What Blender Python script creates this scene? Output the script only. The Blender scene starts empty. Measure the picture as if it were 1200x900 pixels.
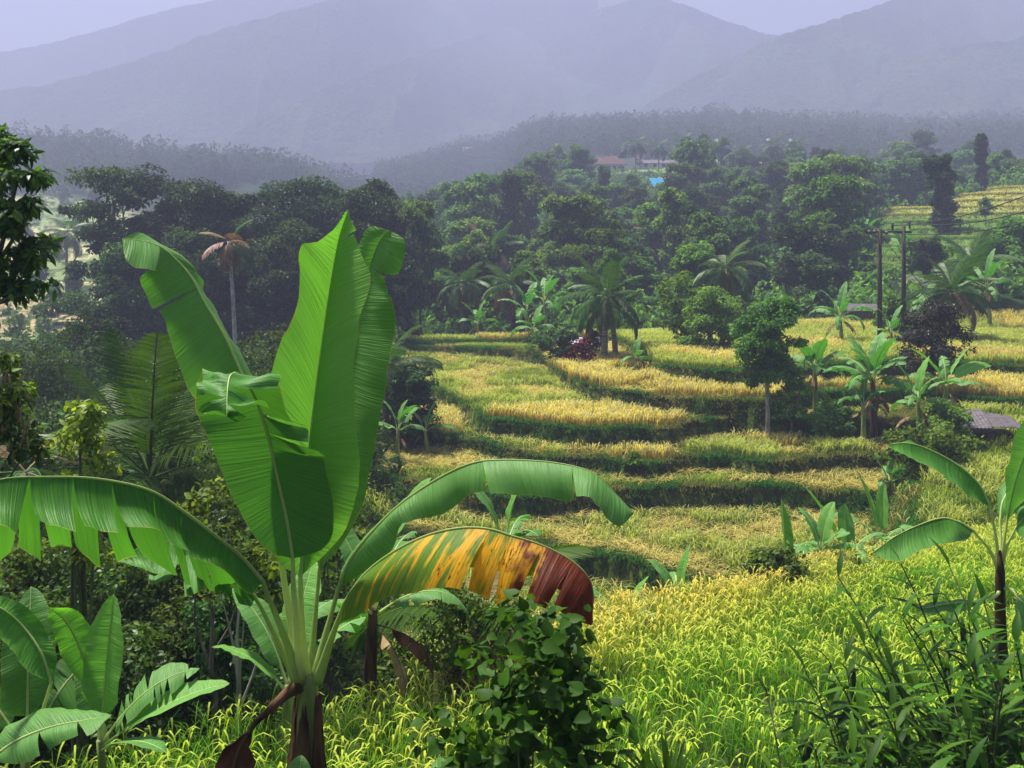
import bpy, math, random
import numpy as np
from mathutils import Vector

# ---------------------------------------------------------------- camera, sky, sun, exposure
scene = bpy.context.scene
F = 1287.0            # focal length in photo pixels (photo is 1200 wide)
HY = 270.0            # horizon row
cam_d = bpy.data.cameras.new("camera"); cam = bpy.data.objects.new("camera", cam_d)
scene.collection.objects.link(cam); scene.camera = cam
cam.location = (0, 0, 0); cam.rotation_euler = (math.radians(90), 0, 0)
cam_d.sensor_width = 36.0; cam_d.lens = F / 1200 * 36
cam_d.shift_y = -(450 - HY) / 1200
cam_d.clip_start = 0.1; cam_d.clip_end = 9000

SUN_EL, SUN_AZ = 66.0, -50.0      # azimuth measured from +Y (view direction), negative = left
world = bpy.data.worlds.new("World"); scene.world = world; world.use_nodes = True
wt = world.node_tree; wt.nodes.clear()
wo = wt.nodes.new("ShaderNodeOutputWorld"); bg = wt.nodes.new("ShaderNodeBackground")
sky = wt.nodes.new("ShaderNodeTexSky"); sky.sky_type = 'NISHITA'; sky.sun_disc = False
sky.sun_elevation = math.radians(SUN_EL); sky.sun_rotation = math.radians(SUN_AZ)
sky.air_density = 1.0; sky.dust_density = 4.0; sky.ozone_density = 1.2
bg.inputs['Strength'].default_value = 0.052
wt.links.new(sky.outputs[0], bg.inputs[0]); wt.links.new(bg.outputs[0], wo.inputs[0])
sd = bpy.data.lights.new("sun", 'SUN'); sun = bpy.data.objects.new("sun", sd)
scene.collection.objects.link(sun)
sd.energy = 5.0; sd.angle = math.radians(5.0); sd.color = (1.0, 0.95, 0.84)
_e, _a = math.radians(SUN_EL), math.radians(SUN_AZ)
to_sun = Vector((math.sin(_a) * math.cos(_e), math.cos(_a) * math.cos(_e), math.sin(_e)))
sun.rotation_euler = to_sun.to_track_quat('Z', 'Y').to_euler()
vs = scene.view_settings
vs.view_transform = 'Standard'; vs.look = 'None'; vs.exposure = 1.62; vs.gamma = 1.0; vs.use_curve_mapping = False
HAZE_DENSITY = 0.00128
HAZE_COLOR = (0.385, 0.415, 0.63)
cy = scene.cycles
cy.max_bounces = 6; cy.diffuse_bounces = 3; cy.glossy_bounces = 2; cy.transmission_bounces = 4
cy.transparent_max_bounces = 8; cy.volume_bounces = 1
cy.use_adaptive_sampling = True; cy.adaptive_threshold = 0.02
cy.use_denoising = True
cy.caustics_reflective = False; cy.caustics_refractive = False
cy.sample_clamp_indirect = 6.0

# ---------------------------------------------------------------- helpers
def P(px, py, d):
    """photo pixel at depth d -> world point"""
    return np.array([(px - 600) / F * d, d, (HY - py) / F * d])

def sm(t):
    t = np.clip(t, 0, 1); return t * t * (3 - 2 * t)

def _hash(ix, iy, seed):
    h = (ix.astype(np.int64) * 374761393 + iy.astype(np.int64) * 668265263 + seed * 974634777) & 0xFFFFFFFF
    h = ((h ^ (h >> 13)) * 1274126177) & 0xFFFFFFFF
    return ((h ^ (h >> 16)) & 0xFFFF) / 65535.0

def noise(x, y, seed=0):
    x = np.asarray(x, float); y = np.asarray(y, float)
    ix = np.floor(x); iy = np.floor(y); fx = sm(x - ix); fy = sm(y - iy)
    a = _hash(ix, iy, seed); b = _hash(ix + 1, iy, seed); c = _hash(ix, iy + 1, seed); d = _hash(ix + 1, iy + 1, seed)
    return (a * (1 - fx) + b * fx) * (1 - fy) + (c * (1 - fx) + d * fx) * fy

def fbm(x, y, seed=0, o=4):
    s = 0; w = 0.5; t = 0
    for k in range(o):
        s = s + w * noise(x * 2 ** k, y * 2 ** k, seed + k * 17); t += w; w *= 0.5
    return s / t

def nrm(v):
    return v / np.maximum(np.linalg.norm(v, axis=-1, keepdims=True), 1e-9)

class MB:
    """collects geometry and links it as ONE mesh object"""
    def __init__(s): s.V = []; s.Q = []; s.T = []; s.C = []; s.U = []; s.n = 0; s.qs = []; s.ts = []
    def add(s, V, Q=None, T=None, C=0.5, U=None, smooth=True):
        V = np.asarray(V, float).reshape(-1, 3); k = len(V)
        if Q is not None and len(Q):
            Q = np.asarray(Q, np.int64).reshape(-1, 4); s.Q.append(Q + s.n); s.qs.append(np.full(len(Q), smooth))
        if T is not None and len(T):
            T = np.asarray(T, np.int64).reshape(-1, 3); s.T.append(T + s.n); s.ts.append(np.full(len(T), smooth))
        C = np.asarray(C, float)
        if C.ndim == 0: C = np.full((k, 3), float(C))
        elif C.ndim == 1 and len(C) == 3 and k != 3: C = np.tile(C, (k, 1))
        elif C.ndim == 1: C = np.repeat(C[:, None], 3, 1)
        s.C.append(C)
        s.U.append(np.zeros((k, 3)) if U is None else np.asarray(U, float).reshape(-1, 3))
        s.V.append(V); s.n += k
    def mesh(s, name):
        me = bpy.data.meshes.new(name)
        V = np.concatenate(s.V); nq = sum(map(len, s.Q)); nt = sum(map(len, s.T))
        me.vertices.add(len(V)); me.vertices.foreach_set('co', V.astype(np.float32).ravel())
        lv = []; 
        if nq: lv.append(np.concatenate(s.Q).ravel())
        if nt: lv.append(np.concatenate(s.T).ravel())
        lv = np.concatenate(lv).astype(np.int32)
        me.loops.add(len(lv)); me.loops.foreach_set('vertex_index', lv)
        me.polygons.add(nq + nt)
        st = np.concatenate([np.arange(nq) * 4, nq * 4 + np.arange(nt) * 3]).astype(np.int32)
        me.polygons.foreach_set('loop_start', st)
        sf = np.concatenate((s.qs + s.ts)).astype(bool)
        me.polygons.foreach_set('use_smooth', sf)
        me.update(calc_edges=True)
        C = np.concatenate(s.C); C4 = np.ones((len(C), 4), np.float32); C4[:, :3] = C
        at = me.attributes.new('Col', 'FLOAT_COLOR', 'POINT'); at.data.foreach_set('color', C4.ravel())
        U = np.concatenate(s.U)
        if np.any(U):
            au = me.attributes.new('buv', 'FLOAT_VECTOR', 'POINT'); au.data.foreach_set('vector', U.astype(np.float32).ravel())
        return me
    def build(s, name, mat, parent=None):
        me = s.mesh(name); me.materials.append(mat)
        return link(name, me, parent)

def link(name, me, parent=None):
    o = bpy.data.objects.new(name, me); scene.collection.objects.link(o)
    if parent is not None: o.parent = parent
    return o

def tag(o, label, cat, group=None):
    o['label'] = label; o['category'] = cat
    if group: o['group'] = group
    return o

def thing(name, label, cat, loc=(0, 0, 0), rz=0, group=None):
    o = bpy.data.objects.new(name, None); scene.collection.objects.link(o)
    o.location = loc; o.rotation_euler = (0, 0, rz); o.empty_display_size = .2
    return tag(o, label, cat, group)

def dup(root, loc, rz=0, sc=1.0, label=None, group=None):
    """a copy of a thing with copies of its parts and sub-parts"""
    r = root.copy(); scene.collection.objects.link(r)
    r.location = loc; r.rotation_euler = (0, 0, rz); r.scale = (sc, sc, sc) if np.isscalar(sc) else sc
    if label: r['label'] = label
    if group: r['group'] = group
    for ch in list(root.children):
        c = ch.copy(); scene.collection.objects.link(c); c.parent = r
        for g in list(ch.children):
            d = g.copy(); scene.collection.objects.link(d); d.parent = c
    return r

def structure(o): o['kind'] = 'structure'; return o
def stuff(o, label=None, cat=None):
    o['kind'] = 'stuff'
    if label: tag(o, label, cat)
    return o

def catmull(pts, n):
    p = np.asarray(pts, float); m = len(p)
    q = np.vstack([2 * p[0] - p[1], p, 2 * p[-1] - p[-2]])
    t = np.linspace(0, m - 1, n); i = np.minimum(t.astype(int), m - 2); f = (t - i)[:, None]
    a, b, c, d = q[i], q[i + 1], q[i + 2], q[i + 3]
    return .5 * (2 * b + (c - a) * f + (2 * a - 5 * b + 4 * c - d) * f ** 2 + (3 * b - a - 3 * c + d) * f ** 3)

def tube(mb, pts, rad, seg=7, C=0.5, cap=True, flat=1.0):
    p = np.asarray(pts, float); n = len(p); rad = np.broadcast_to(np.asarray(rad, float), (n,))
    t = nrm(np.gradient(p, axis=0))
    ref = np.array([0, 0, 1.0]) if abs(t[0, 2]) < .9 else np.array([0, 1.0, 0])
    V = []
    u = nrm(np.cross(t[0], ref))
    for i in range(n):
        u = nrm(u - t[i] * np.dot(u, t[i])); w = np.cross(t[i], u)
        an = np.arange(seg) / seg * 2 * math.pi
        V.append(p[i] + rad[i] * (np.cos(an)[:, None] * u + flat * np.sin(an)[:, None] * w))
    V = np.concatenate(V); i = np.arange(n - 1)[:, None] * seg; j = np.arange(seg)[None]; k = (j + 1) % seg
    Q = np.stack([i + j, i + k, i + seg + k, i + seg + j], -1).reshape(-1, 4)
    Tt = []
    if cap:
        V = np.vstack([V, p[0], p[-1]]); b = n * seg
        for jj in range(seg):
            Tt.append((b, (jj + 1) % seg, jj)); Tt.append((b + 1, b - seg + jj, b - seg + (jj + 1) % seg))
    arc = np.concatenate([[0], np.cumsum(np.linalg.norm(np.diff(p, axis=0), axis=1))])
    U = np.zeros((len(V), 3)); U[:n * seg, 0] = np.repeat(arc, seg); U[:n * seg, 1] = np.tile(np.arange(seg) / seg, n)
    U[n * seg:, 0] = arc[-1]
    mb.add(V, Q, Tt, C, U)

def box(mb, c, s, rz=0.0, C=0.5, tilt=None):
    c = np.asarray(c, float); s = np.asarray(s, float) / 2
    V = np.array([[x, y, z] for x in (-1, 1) for y in (-1, 1) for z in (-1, 1)], float) * s
    if tilt:
        ct, st = math.cos(tilt), math.sin(tilt); V = np.stack([V[:, 0] * ct + V[:, 2] * st, V[:, 1], -V[:, 0] * st + V[:, 2] * ct], 1)
    cr, sr = math.cos(rz), math.sin(rz)
    V = np.stack([V[:, 0] * cr - V[:, 1] * sr, V[:, 0] * sr + V[:, 1] * cr, V[:, 2]], 1) + c
    mb.add(V, [(0, 1, 3, 2), (4, 6, 7, 5), (0, 4, 5, 1), (2, 3, 7, 6), (0, 2, 6, 4), (1, 5, 7, 3)], None, C, smooth=False)

def leaves(mb, pos, ax, nm, L, W, C, shape='diamond', fold=.18, curl=.15):
    """one folded leaf at each position: axis ax, normal nm, length L, width W"""
    n = len(pos); ax = nrm(ax); side = nrm(np.cross(nm, ax)); up = np.cross(ax, side)
    L = np.broadcast_to(L, (n,))[:, None]; W = np.broadcast_to(W, (n,))[:, None] / 2
    C = np.asarray(C, float)
    if shape == 'diamond':
        m = pos + ax * L * .48
        V = np.stack([pos, m + side * W + up * W * fold * 2, pos + ax * L - up * L * curl, m - side * W + up * W * fold * 2], 1).reshape(-1, 3)
        Q = np.arange(n * 4).reshape(n, 4)
        mb.add(V, Q, None, np.repeat(C, 4, 0), smooth=False)
    else:
        if shape == 'heart': st = [(-.08, .42), (.12, .95), (.38, .95), (.7, .5)]
        elif shape == 'lance': st = [(.02, .15), (.25, .9), (.55, 1.0), (.82, .5)]
        else: st = [(.02, .12), (.3, .95), (.6, .9), (.85, .4)]
        rows = []
        for k, (s, w) in enumerate(st):
            dr = -up * L * curl * s * s
            rows.append(pos + ax * L * max(s, 0) + dr)
            for sg in (1, -1):
                rows.append(pos + ax * L * s + sg * side * W * w + up * W * w * fold + dr)
        rows.append(pos + ax * L - up * L * curl)
        K = len(rows); V = np.stack(rows, 1).reshape(-1, 3)
        b = (np.arange(n) * K)[:, None]
        q = []
        for k in range(len(st) - 1):
            a = k * 3; q += [(a, a + 1, a + 4, a + 3), (a, a + 3, a + 5, a + 2)]
        a = (len(st) - 1) * 3
        t = [(a, a + 1, K - 1), (a, K - 1, a + 2)]
        Q = (b[:, :, None] + np.array(q)[None]).reshape(-1, 4); T = (b[:, :, None] + np.array(t)[None]).reshape(-1, 3)
        mb.add(V, Q, T, np.repeat(C, K, 0), smooth=True)

def ribbons(mb, base, dirh, h, lean, w, segs, c0, c1, droop=1.0, w_tip=.15, head=None):
    """grass blades / panicles: base (n,3), horizontal heading dirh (n,2), height h, outward lean, colours c0 base c1 tip"""
    n = len(base); t = np.linspace(0, 1, segs + 1)
    d3 = np.concatenate([dirh, np.zeros((n, 1))], 1); side = np.stack([-dirh[:, 1], dirh[:, 0], np.zeros(n)], 1)
    V = np.zeros((n, segs + 1, 2, 3)); C = np.zeros((n, segs + 1, 2, 3))
    for k, tt in enumerate(t):
        out = lean * (tt ** 1.6); up = h * (tt - droop * .5 * tt ** 3)
        p = base + d3 * out[:, None]; p[:, 2] += up
        ww = w * (1 - (1 - w_tip) * tt ** 1.5) if head is None else w * head[k]
        V[:, k, 0] = p + side * (ww / 2)[:, None] if np.ndim(ww) else p + side * ww / 2
        V[:, k, 1] = p - side * (ww / 2)[:, None] if np.ndim(ww) else p - side * ww / 2
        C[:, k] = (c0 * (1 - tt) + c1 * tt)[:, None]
    S = (segs + 1) * 2; b = (np.arange(n) * S)[:, None, None]
    i = np.arange(segs) * 2; q = np.stack([i, i + 1, i + 3, i + 2], 1)
    mb.add(V.reshape(-1, 3), (b + q[None]).reshape(-1, 4), None, C.reshape(-1, 3))

# ---------------------------------------------------------------- materials
def new_mat(name):
    m = bpy.data.materials.new(name); m.use_nodes = True; nt = m.node_tree; nt.nodes.clear()
    return m, nt, nt.nodes, nt.links

def rgba(c): return (c[0], c[1], c[2], 1)

def leafy(nt, colsock, rough=.5, trans=.35, tcol=(1.6, 1.5, .5), spec=.35, bump=None):
    """glossy leaf face mixed with light coming through the leaf"""
    N, Lk = nt.nodes, nt.links
    out = N.new("ShaderNodeOutputMaterial"); pb = N.new("ShaderNodeBsdfPrincipled"); tr = N.new("ShaderNodeBsdfTranslucent")
    mx = N.new("ShaderNodeMixShader"); mx.inputs[0].default_value = trans
    pb.inputs['Roughness'].default_value = rough; pb.inputs['Specular IOR Level'].default_value = spec
    mul = N.new("ShaderNodeMix"); mul.data_type = 'RGBA'; mul.blend_type = 'MULTIPLY'; mul.inputs[0].default_value = 1
    mul.inputs[7].default_value = rgba(tcol); Lk.new(colsock, mul.inputs[6])
    Lk.new(colsock, pb.inputs['Base Color']); Lk.new(mul.outputs[2], tr.inputs[0])
    if bump is not None: Lk.new(bump, pb.inputs['Normal']); Lk.new(bump, tr.inputs['Normal'])
    Lk.new(pb.outputs[0], mx.inputs[1]); Lk.new(tr.outputs[0], mx.inputs[2]); Lk.new(mx.outputs[0], out.inputs[0])

def mixc(nt, fac, a, b, blend='MIX'):
    m = nt.nodes.new("ShaderNodeMix"); m.data_type = 'RGBA'; m.blend_type = blend
    if isinstance(fac, (int, float)): m.inputs[0].default_value = fac
    else: nt.links.new(fac, m.inputs[0])
    for s, v in ((6, a), (7, b)):
        if isinstance(v, (tuple, list)): m.inputs[s].default_value = rgba(v)
        else: nt.links.new(v, m.inputs[s])
    return m.outputs[2]

def foliage_mat(name, dark, light, trans=.3, rough=.5, spec=.3, tcol=(1.6, 1.5, .5), vary=.8):
    """two greens mixed leaf by leaf, each tree a little different"""
    m, nt, N, Lk = new_mat(name)
    at = N.new("ShaderNodeAttribute"); at.attribute_name = 'Col'
    c = mixc(nt, at.outputs['Fac'], dark, light)
    oi = N.new("ShaderNodeObjectInfo"); mr = N.new("ShaderNodeMapRange")
    mr.inputs[3].default_value = 1 - vary * .5; mr.inputs[4].default_value = 1 + vary * .5
    Lk.new(oi.outputs['Random'], mr.inputs[0])
    sc_ = N.new("ShaderNodeHueSaturation"); Lk.new(c, sc_.inputs['Color']); Lk.new(mr.outputs[0], sc_.inputs['Value'])
    mr2 = N.new("ShaderNodeMapRange"); mr2.inputs[3].default_value = .475; mr2.inputs[4].default_value = .52
    w = N.new("ShaderNodeMath"); w.operation = 'FRACT'; w2 = N.new("ShaderNodeMath"); w2.operation = 'MULTIPLY'; w2.inputs[1].default_value = 7.31
    Lk.new(oi.outputs['Random'], w2.inputs[0]); Lk.new(w2.outputs[0], w.inputs[0]); Lk.new(w.outputs[0], mr2.inputs[0])
    Lk.new(mr2.outputs[0], sc_.inputs['Hue'])
    leafy(nt, sc_.outputs[0], rough, trans, tcol, spec)
    return m

def attr_mat(name, trans=.35, rough=.6, spec=.2, tcol=(1.4, 1.3, .6)):
    m, nt, N, Lk = new_mat(name)
    at = N.new("ShaderNodeAttribute"); at.attribute_name = 'Col'
    leafy(nt, at.outputs['Color'], rough, trans, tcol, spec)
    return m

def solid_mat(name, c1, c2, scale=8, rough=.7, stretch=(1, 1, 1), bump=.3, metal=0, spec=.3):
    m, nt, N, Lk = new_mat(name)
    tc = N.new("ShaderNodeTexCoord"); mp = N.new("ShaderNodeMapping"); mp.inputs['Scale'].default_value = stretch
    nz = N.new("ShaderNodeTexNoise"); nz.inputs['Scale'].default_value = scale; nz.inputs['Detail'].default_value = 6
    Lk.new(tc.outputs['Object'], mp.inputs[0]); Lk.new(mp.outputs[0], nz.inputs[0])
    cr = N.new("ShaderNodeValToRGB"); cr.color_ramp.elements[0].position = .35; cr.color_ramp.elements[1].position = .65
    cr.color_ramp.elements[0].color = rgba(c1); cr.color_ramp.elements[1].color = rgba(c2)
    Lk.new(nz.outputs[0], cr.inputs[0])
    out = N.new("ShaderNodeOutputMaterial"); pb = N.new("ShaderNodeBsdfPrincipled")
    pb.inputs['Roughness'].default_value = rough; pb.inputs['Metallic'].default_value = metal; pb.inputs['Specular IOR Level'].default_value = spec
    bp = N.new("ShaderNodeBump"); bp.inputs['Strength'].default_value = bump; bp.inputs['Distance'].default_value = .03
    Lk.new(nz.outputs[0], bp.inputs['Height']); Lk.new(bp.outputs[0], pb.inputs['Normal'])
    Lk.new(cr.outputs[0], pb.inputs['Base Color']); Lk.new(pb.outputs[0], out.inputs[0])
    return m

def rib_mat(name, c1, c2):
    """pale juicy leaf stalk that lets some light through"""
    m, nt, N, Lk = new_mat(name)
    tc = N.new("ShaderNodeTexCoord"); nz = N.new("ShaderNodeTexNoise"); nz.inputs['Scale'].default_value = 3; nz.inputs['Detail'].default_value = 4
    Lk.new(tc.outputs['Object'], nz.inputs[0])
    leafy(nt, mixc(nt, nz.outputs[0], c1, c2), .4, .4, (1.1, 1.1, .8), .3)
    return m

def banana_mat(name, c1, c2, under, trans=.42, dying=False, rough=.5):
    """banana blade: fine side veins across the blade, paler underside; optional yellow and brown withering"""
    m, nt, N, Lk = new_mat(name)
    at = N.new("ShaderNodeAttribute"); at.attribute_name = 'buv'
    mp = N.new("ShaderNodeMapping"); mp.inputs['Scale'].default_value = (75, .8, 1)
    nz = N.new("ShaderNodeTexNoise"); nz.inputs['Scale'].default_value = 1; nz.inputs['Detail'].default_value = 4
    Lk.new(at.outputs['Vector'], mp.inputs[0]); Lk.new(mp.outputs[0], nz.inputs[0])
    cr = N.new("ShaderNodeValToRGB"); cr.color_ramp.elements[0].position = .36; cr.color_ramp.elements[1].position = .64
    cr.color_ramp.elements[0].color = rgba(c1); cr.color_ramp.elements[1].color = rgba(c2)
    Lk.new(nz.outputs[0], cr.inputs[0])
    bigm = N.new("ShaderNodeMapping"); bigm.inputs['Scale'].default_value = (5, 2.5, 1); Lk.new(at.outputs['Vector'], bigm.inputs[0])
    big = N.new("ShaderNodeTexNoise"); big.inputs['Scale'].default_value = 1; big.inputs['Detail'].default_value = 3
    Lk.new(bigm.outputs[0], big.inputs[0])
    col = mixc(nt, .35, cr.outputs[0], mixc(nt, big.outputs[0], tuple(x * .55 for x in c1), tuple(x * 1.5 for x in c2)))
    sep = N.new("ShaderNodeSeparateXYZ"); Lk.new(at.outputs['Vector'], sep.inputs[0])
    if dying:
        # z of buv runs 0 (base) to 1 (tip)
        md = N.new("ShaderNodeMapping"); md.inputs['Scale'].default_value = (16, 1.3, 1); Lk.new(at.outputs['Vector'], md.inputs[0])
        n2 = N.new("ShaderNodeTexNoise"); n2.inputs['Scale'].default_value = 1.0; n2.inputs['Detail'].default_value = 5; Lk.new(md.outputs[0], n2.inputs[0])
        def ramp(src, lo, hi):
            r = N.new("ShaderNodeMapRange"); r.inputs[1].default_value = lo; r.inputs[2].default_value = hi; Lk.new(src, r.inputs[0]); return r.outputs[0]
        def math2(op, a, b):
            q = N.new("ShaderNodeMath"); q.operation = op
            for k, v in ((0, a), (1, b)):
                if isinstance(v, (int, float)): q.inputs[k].default_value = v
                else: Lk.new(v, q.inputs[k])
            return q.outputs[0]
        yel = ramp(math2('ADD', math2('MULTIPLY', sep.outputs['Z'], .42), n2.outputs[0]), .62, .72)
        col = mixc(nt, yel, col, (.74, .40, .012))
        md2 = N.new("ShaderNodeMapping"); md2.inputs['Scale'].default_value = (34, 5, 1); Lk.new(at.outputs['Vector'], md2.inputs[0])
        n3 = N.new("ShaderNodeTexNoise"); n3.inputs['Scale'].default_value = 1; n3.inputs['Detail'].default_value = 6; n3.inputs['Roughness'].default_value = .7; Lk.new(md2.outputs[0], n3.inputs[0])
        spots = ramp(math2('ADD', math2('MULTIPLY', yel, .12), n3.outputs[0]), .70, .76)
        col = mixc(nt, spots, col, (.16, .04, .006))
        mdb = N.new("ShaderNodeMapping"); mdb.inputs['Scale'].default_value = (9, 3, 1); Lk.new(at.outputs['Vector'], mdb.inputs[0])
        n4 = N.new("ShaderNodeTexNoise"); n4.inputs['Scale'].default_value = 1; n4.inputs['Detail'].default_value = 5; Lk.new(mdb.outputs[0], n4.inputs[0])
        brown = ramp(math2('ADD', sep.outputs['Z'], math2('MULTIPLY', n4.outputs[0], .35)), .75, .83)
        col = mixc(nt, brown, col, mixc(nt, n3.outputs[0], (.035, .006, .003), (.22, .04, .012)))
    else:
        geo = N.new("ShaderNodeNewGeometry")
        col = mixc(nt, geo.outputs['Backfacing'], col, mixc(nt, .55, col, under))
        # dry brown rim on parts of the edge
        ab = N.new("ShaderNodeMath"); ab.operation = 'ABSOLUTE'; Lk.new(sep.outputs['Y'], ab.inputs[0])
        ad = N.new("ShaderNodeMath"); ad.operation = 'MULTIPLY_ADD'; ad.inputs[1].default_value = .06; Lk.new(big.outputs[0], ad.inputs[0]); Lk.new(ab.outputs[0], ad.inputs[2])
        r = N.new("ShaderNodeMapRange"); r.inputs[1].default_value = 1.018; r.inputs[2].default_value = 1.03; Lk.new(ad.outputs[0], r.inputs[0])
        col = mixc(nt, r.outputs[0], col, (.35, .27, .06))
    bp = N.new("ShaderNodeBump"); bp.inputs['Strength'].default_value = .6; bp.inputs['Distance'].default_value = .014
    mv = N.new("ShaderNodeMapping"); mv.inputs['Scale'].default_value = (26, .5, 1); Lk.new(at.outputs['Vector'], mv.inputs[0])
    nv = N.new("ShaderNodeTexNoise"); nv.inputs['Scale'].default_value = 1; nv.inputs['Detail'].default_value = 3; Lk.new(mv.outputs[0], nv.inputs[0])
    hm = N.new("ShaderNodeMath"); hm.operation = 'MULTIPLY_ADD'; hm.inputs[1].default_value = 1.0; Lk.new(nv.outputs[0], hm.inputs[0]); Lk.new(nz.outputs[0], hm.inputs[2])
    Lk.new(hm.outputs[0], bp.inputs['Height'])
    leafy(nt, col, rough, trans, (1.3, 1.6, .5) if not dying else (1.5, 1.25, .5), .22, bp.outputs[0])
    return m

M = {}
M['dark'] = foliage_mat('foliage_dark', (.010, .030, .010), (.07, .135, .03), .3, spec=.12)
M['mid'] = foliage_mat('foliage_mid', (.028, .080, .018), (.16, .30, .05), .4, spec=.12)
M['blue'] = foliage_mat('foliage_blue_green', (.034, .082, .038), (.15, .27, .09), .38, spec=.12)
M['yellow'] = foliage_mat('foliage_yellow_green', (.05, .12, .015), (.22, .34, .04), .4, spec=.12)
M['bright'] = foliage_mat('foliage_bright', (.07, .16, .015), (.28, .42, .04), .4, vary=.1)
M['near'] = foliage_mat('foliage_glossy_near', (.015, .055, .010), (.10, .22, .02), .45, rough=.4, spec=.25, vary=.15)
M['thicket'] = foliage_mat('foliage_thicket', (.005, .020, .004), (.15, .26, .022), .38, rough=.5, spec=.10, vary=.5)  # dark gaps and lit leaves are put into the two greens
M['heart'] = foliage_mat('foliage_heart_leaves', (.008, .048, .004), (.045, .16, .010), .38, rough=.5, spec=.10, vary=.1)
M['ginger'] = foliage_mat('foliage_lance_leaves', (.006, .032, .003), (.06, .17, .010), .38, rough=.5, spec=.12, vary=.3)
M['maroon'] = foliage_mat('foliage_red', (.05, .003, .004), (.17, .008, .008), .2, spec=.05, vary=.1, tcol=(1.5, .8, .8))
M['darkred'] = foliage_mat('foliage_dark_maroon', (.010, .012, .009), (.045, .045, .026), .2, vary=.1)
M['palm'] = foliage_mat('palm_fronds', (.012, .042, .006), (.065, .145, .016), .26, rough=.45, spec=.18, vary=.3, tcol=(1.2, 1.4, .4))
M['palmdry'] = foliage_mat('palm_fronds_dry', (.08, .055, .02), (.26, .18, .07), .3, vary=.2, tcol=(1.3, 1.1, .7))
M['palmred'] = foliage_mat('palm_frond_red', (.12, .055, .03), (.30, .15, .08), .3, vary=.1, tcol=(1.3, .9, .8))
M['rice'] = attr_mat('rice_blades', .42, .6, .06, (1.5, 1.5, .4))
M['grass'] = attr_mat('grass_blades', .35, .6, .06, (1.4, 1.4, .4))
M['far'] = foliage_mat('foliage_far_woods', (.012, .030, .016), (.055, .10, .04), .28, spec=0, vary=0)
M['bark'] = solid_mat('bark_grey', (.05, .042, .034), (.19, .165, .135), 6, .85, (1, 1, .25))
M['palebark'] = solid_mat('bark_pale', (.20, .18, .15), (.42, .39, .34), 5, .85, (1, 1, .4))
M['palmbark'] = solid_mat('bark_palm', (.10, .085, .065), (.30, .26, .20), 7, .85, (.4, .4, 3))
M['pole'] = solid_mat('dark_timber', (.018, .013, .011), (.06, .045, .038), 5, .8, (3, 3, .3))
M['steel'] = solid_mat('dark_steel', (.02, .02, .022), (.05, .05, .055), 9, .5, metal=.4)
M['ceramic'] = solid_mat('insulator_ceramic', (.05, .03, .025), (.12, .08, .07), 9, .25)
M['wire'] = solid_mat('wire', (.012, .012, .013), (.02, .02, .02), 9, .5)
M['rust'] = solid_mat('rusty_tin', (.045, .04, .045), (.13, .11, .12), 3, .6, (1, 4, 1), metal=.2)
M['tin'] = solid_mat('pale_tin', (.25, .27, .32), (.40, .41, .46), 4, .5, (1, 4, 1), metal=.3)
M['tile'] = solid_mat('dark_roof_tiles', (.05, .022, .024), (.13, .06, .055), 5, .8, (1, 6, 1))
M['redtile'] = solid_mat('red_roof_tiles', (.11, .035, .03), (.20, .065, .055), 5, .8, (1, 6, 1))
M['white'] = solid_mat('white_plaster', (.32, .31, .31), (.52, .51, .50), 2, .8)
M['board'] = solid_mat('weathered_boards', (.05, .035, .025), (.16, .11, .075), 4, .85, (8, 8, .6))
M['opening'] = solid_mat('dark_opening', (.01, .01, .012), (.025, .025, .028), 3, .6)
M['tarp'] = solid_mat('blue_tarp', (.02, .30, .55), (.05, .45, .75), 3, .45)
M['coconut'] = solid_mat('coconut_husk', (.18, .22, .05), (.38, .36, .12), 6, .5)
M['pod'] = solid_mat('dry_pods', (.20, .12, .05), (.42, .28, .12), 10, .7)
M['sheath'] = solid_mat('dry_banana_sheath', (.016, .008, .005), (.13, .068, .034), 2.6, .75, (4, 4, .6), bump=.8, spec=.15)
M['deadleaf'] = solid_mat('dead_banana_leaf', (.04, .010, .006), (.17, .055, .03), 4, .65, (2, 2, .5), bump=.5)
M['drydead'] = solid_mat('dry_straw_leaf', (.16, .10, .045), (.36, .25, .12), 4, .8, (2, 2, .5), bump=.5)
M['stem'] = solid_mat('banana_stem', (.09, .13, .025), (.28, .33, .10), 3, .45, (4, 4, .4), bump=.2)
M['petiole'] = rib_mat('banana_midrib', (.42, .54, .16), (.66, .74, .34))
M['petiole_dark'] = rib_mat('banana_midrib_dark', (.24, .36, .08), (.42, .52, .18))
M['twig'] = solid_mat('green_stem', (.035, .05, .02), (.11, .13, .05), 8, .6)
M['banana'] = banana_mat('banana_blade', (.040, .150, .016), (.088, .262, .030), (.13, .28, .08), .30)
M['banana_front'] = banana_mat('banana_blade_front', (.032, .130, .013), (.066, .22, .026), (.09, .22, .05), .26)
M['banana_pale'] = banana_mat('banana_blade_fresh', (.085, .25, .024), (.145, .36, .042), (.17, .36, .09), .38)
M['banana_deep'] = banana_mat('banana_blade_deep', (.028, .12, .010), (.068, .22, .020), (.09, .22, .05), .34, rough=.45)
M['banana_dying'] = banana_mat('banana_blade_withering', (.07, .17, .014), (.15, .27, .02), (.2, .3, .1), .42, True)
M['banana_maroon'] = banana_mat('banana_blade_maroon_under', (.04, .14, .02), (.08, .22, .03), (.16, .01, .012), .25)
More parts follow.
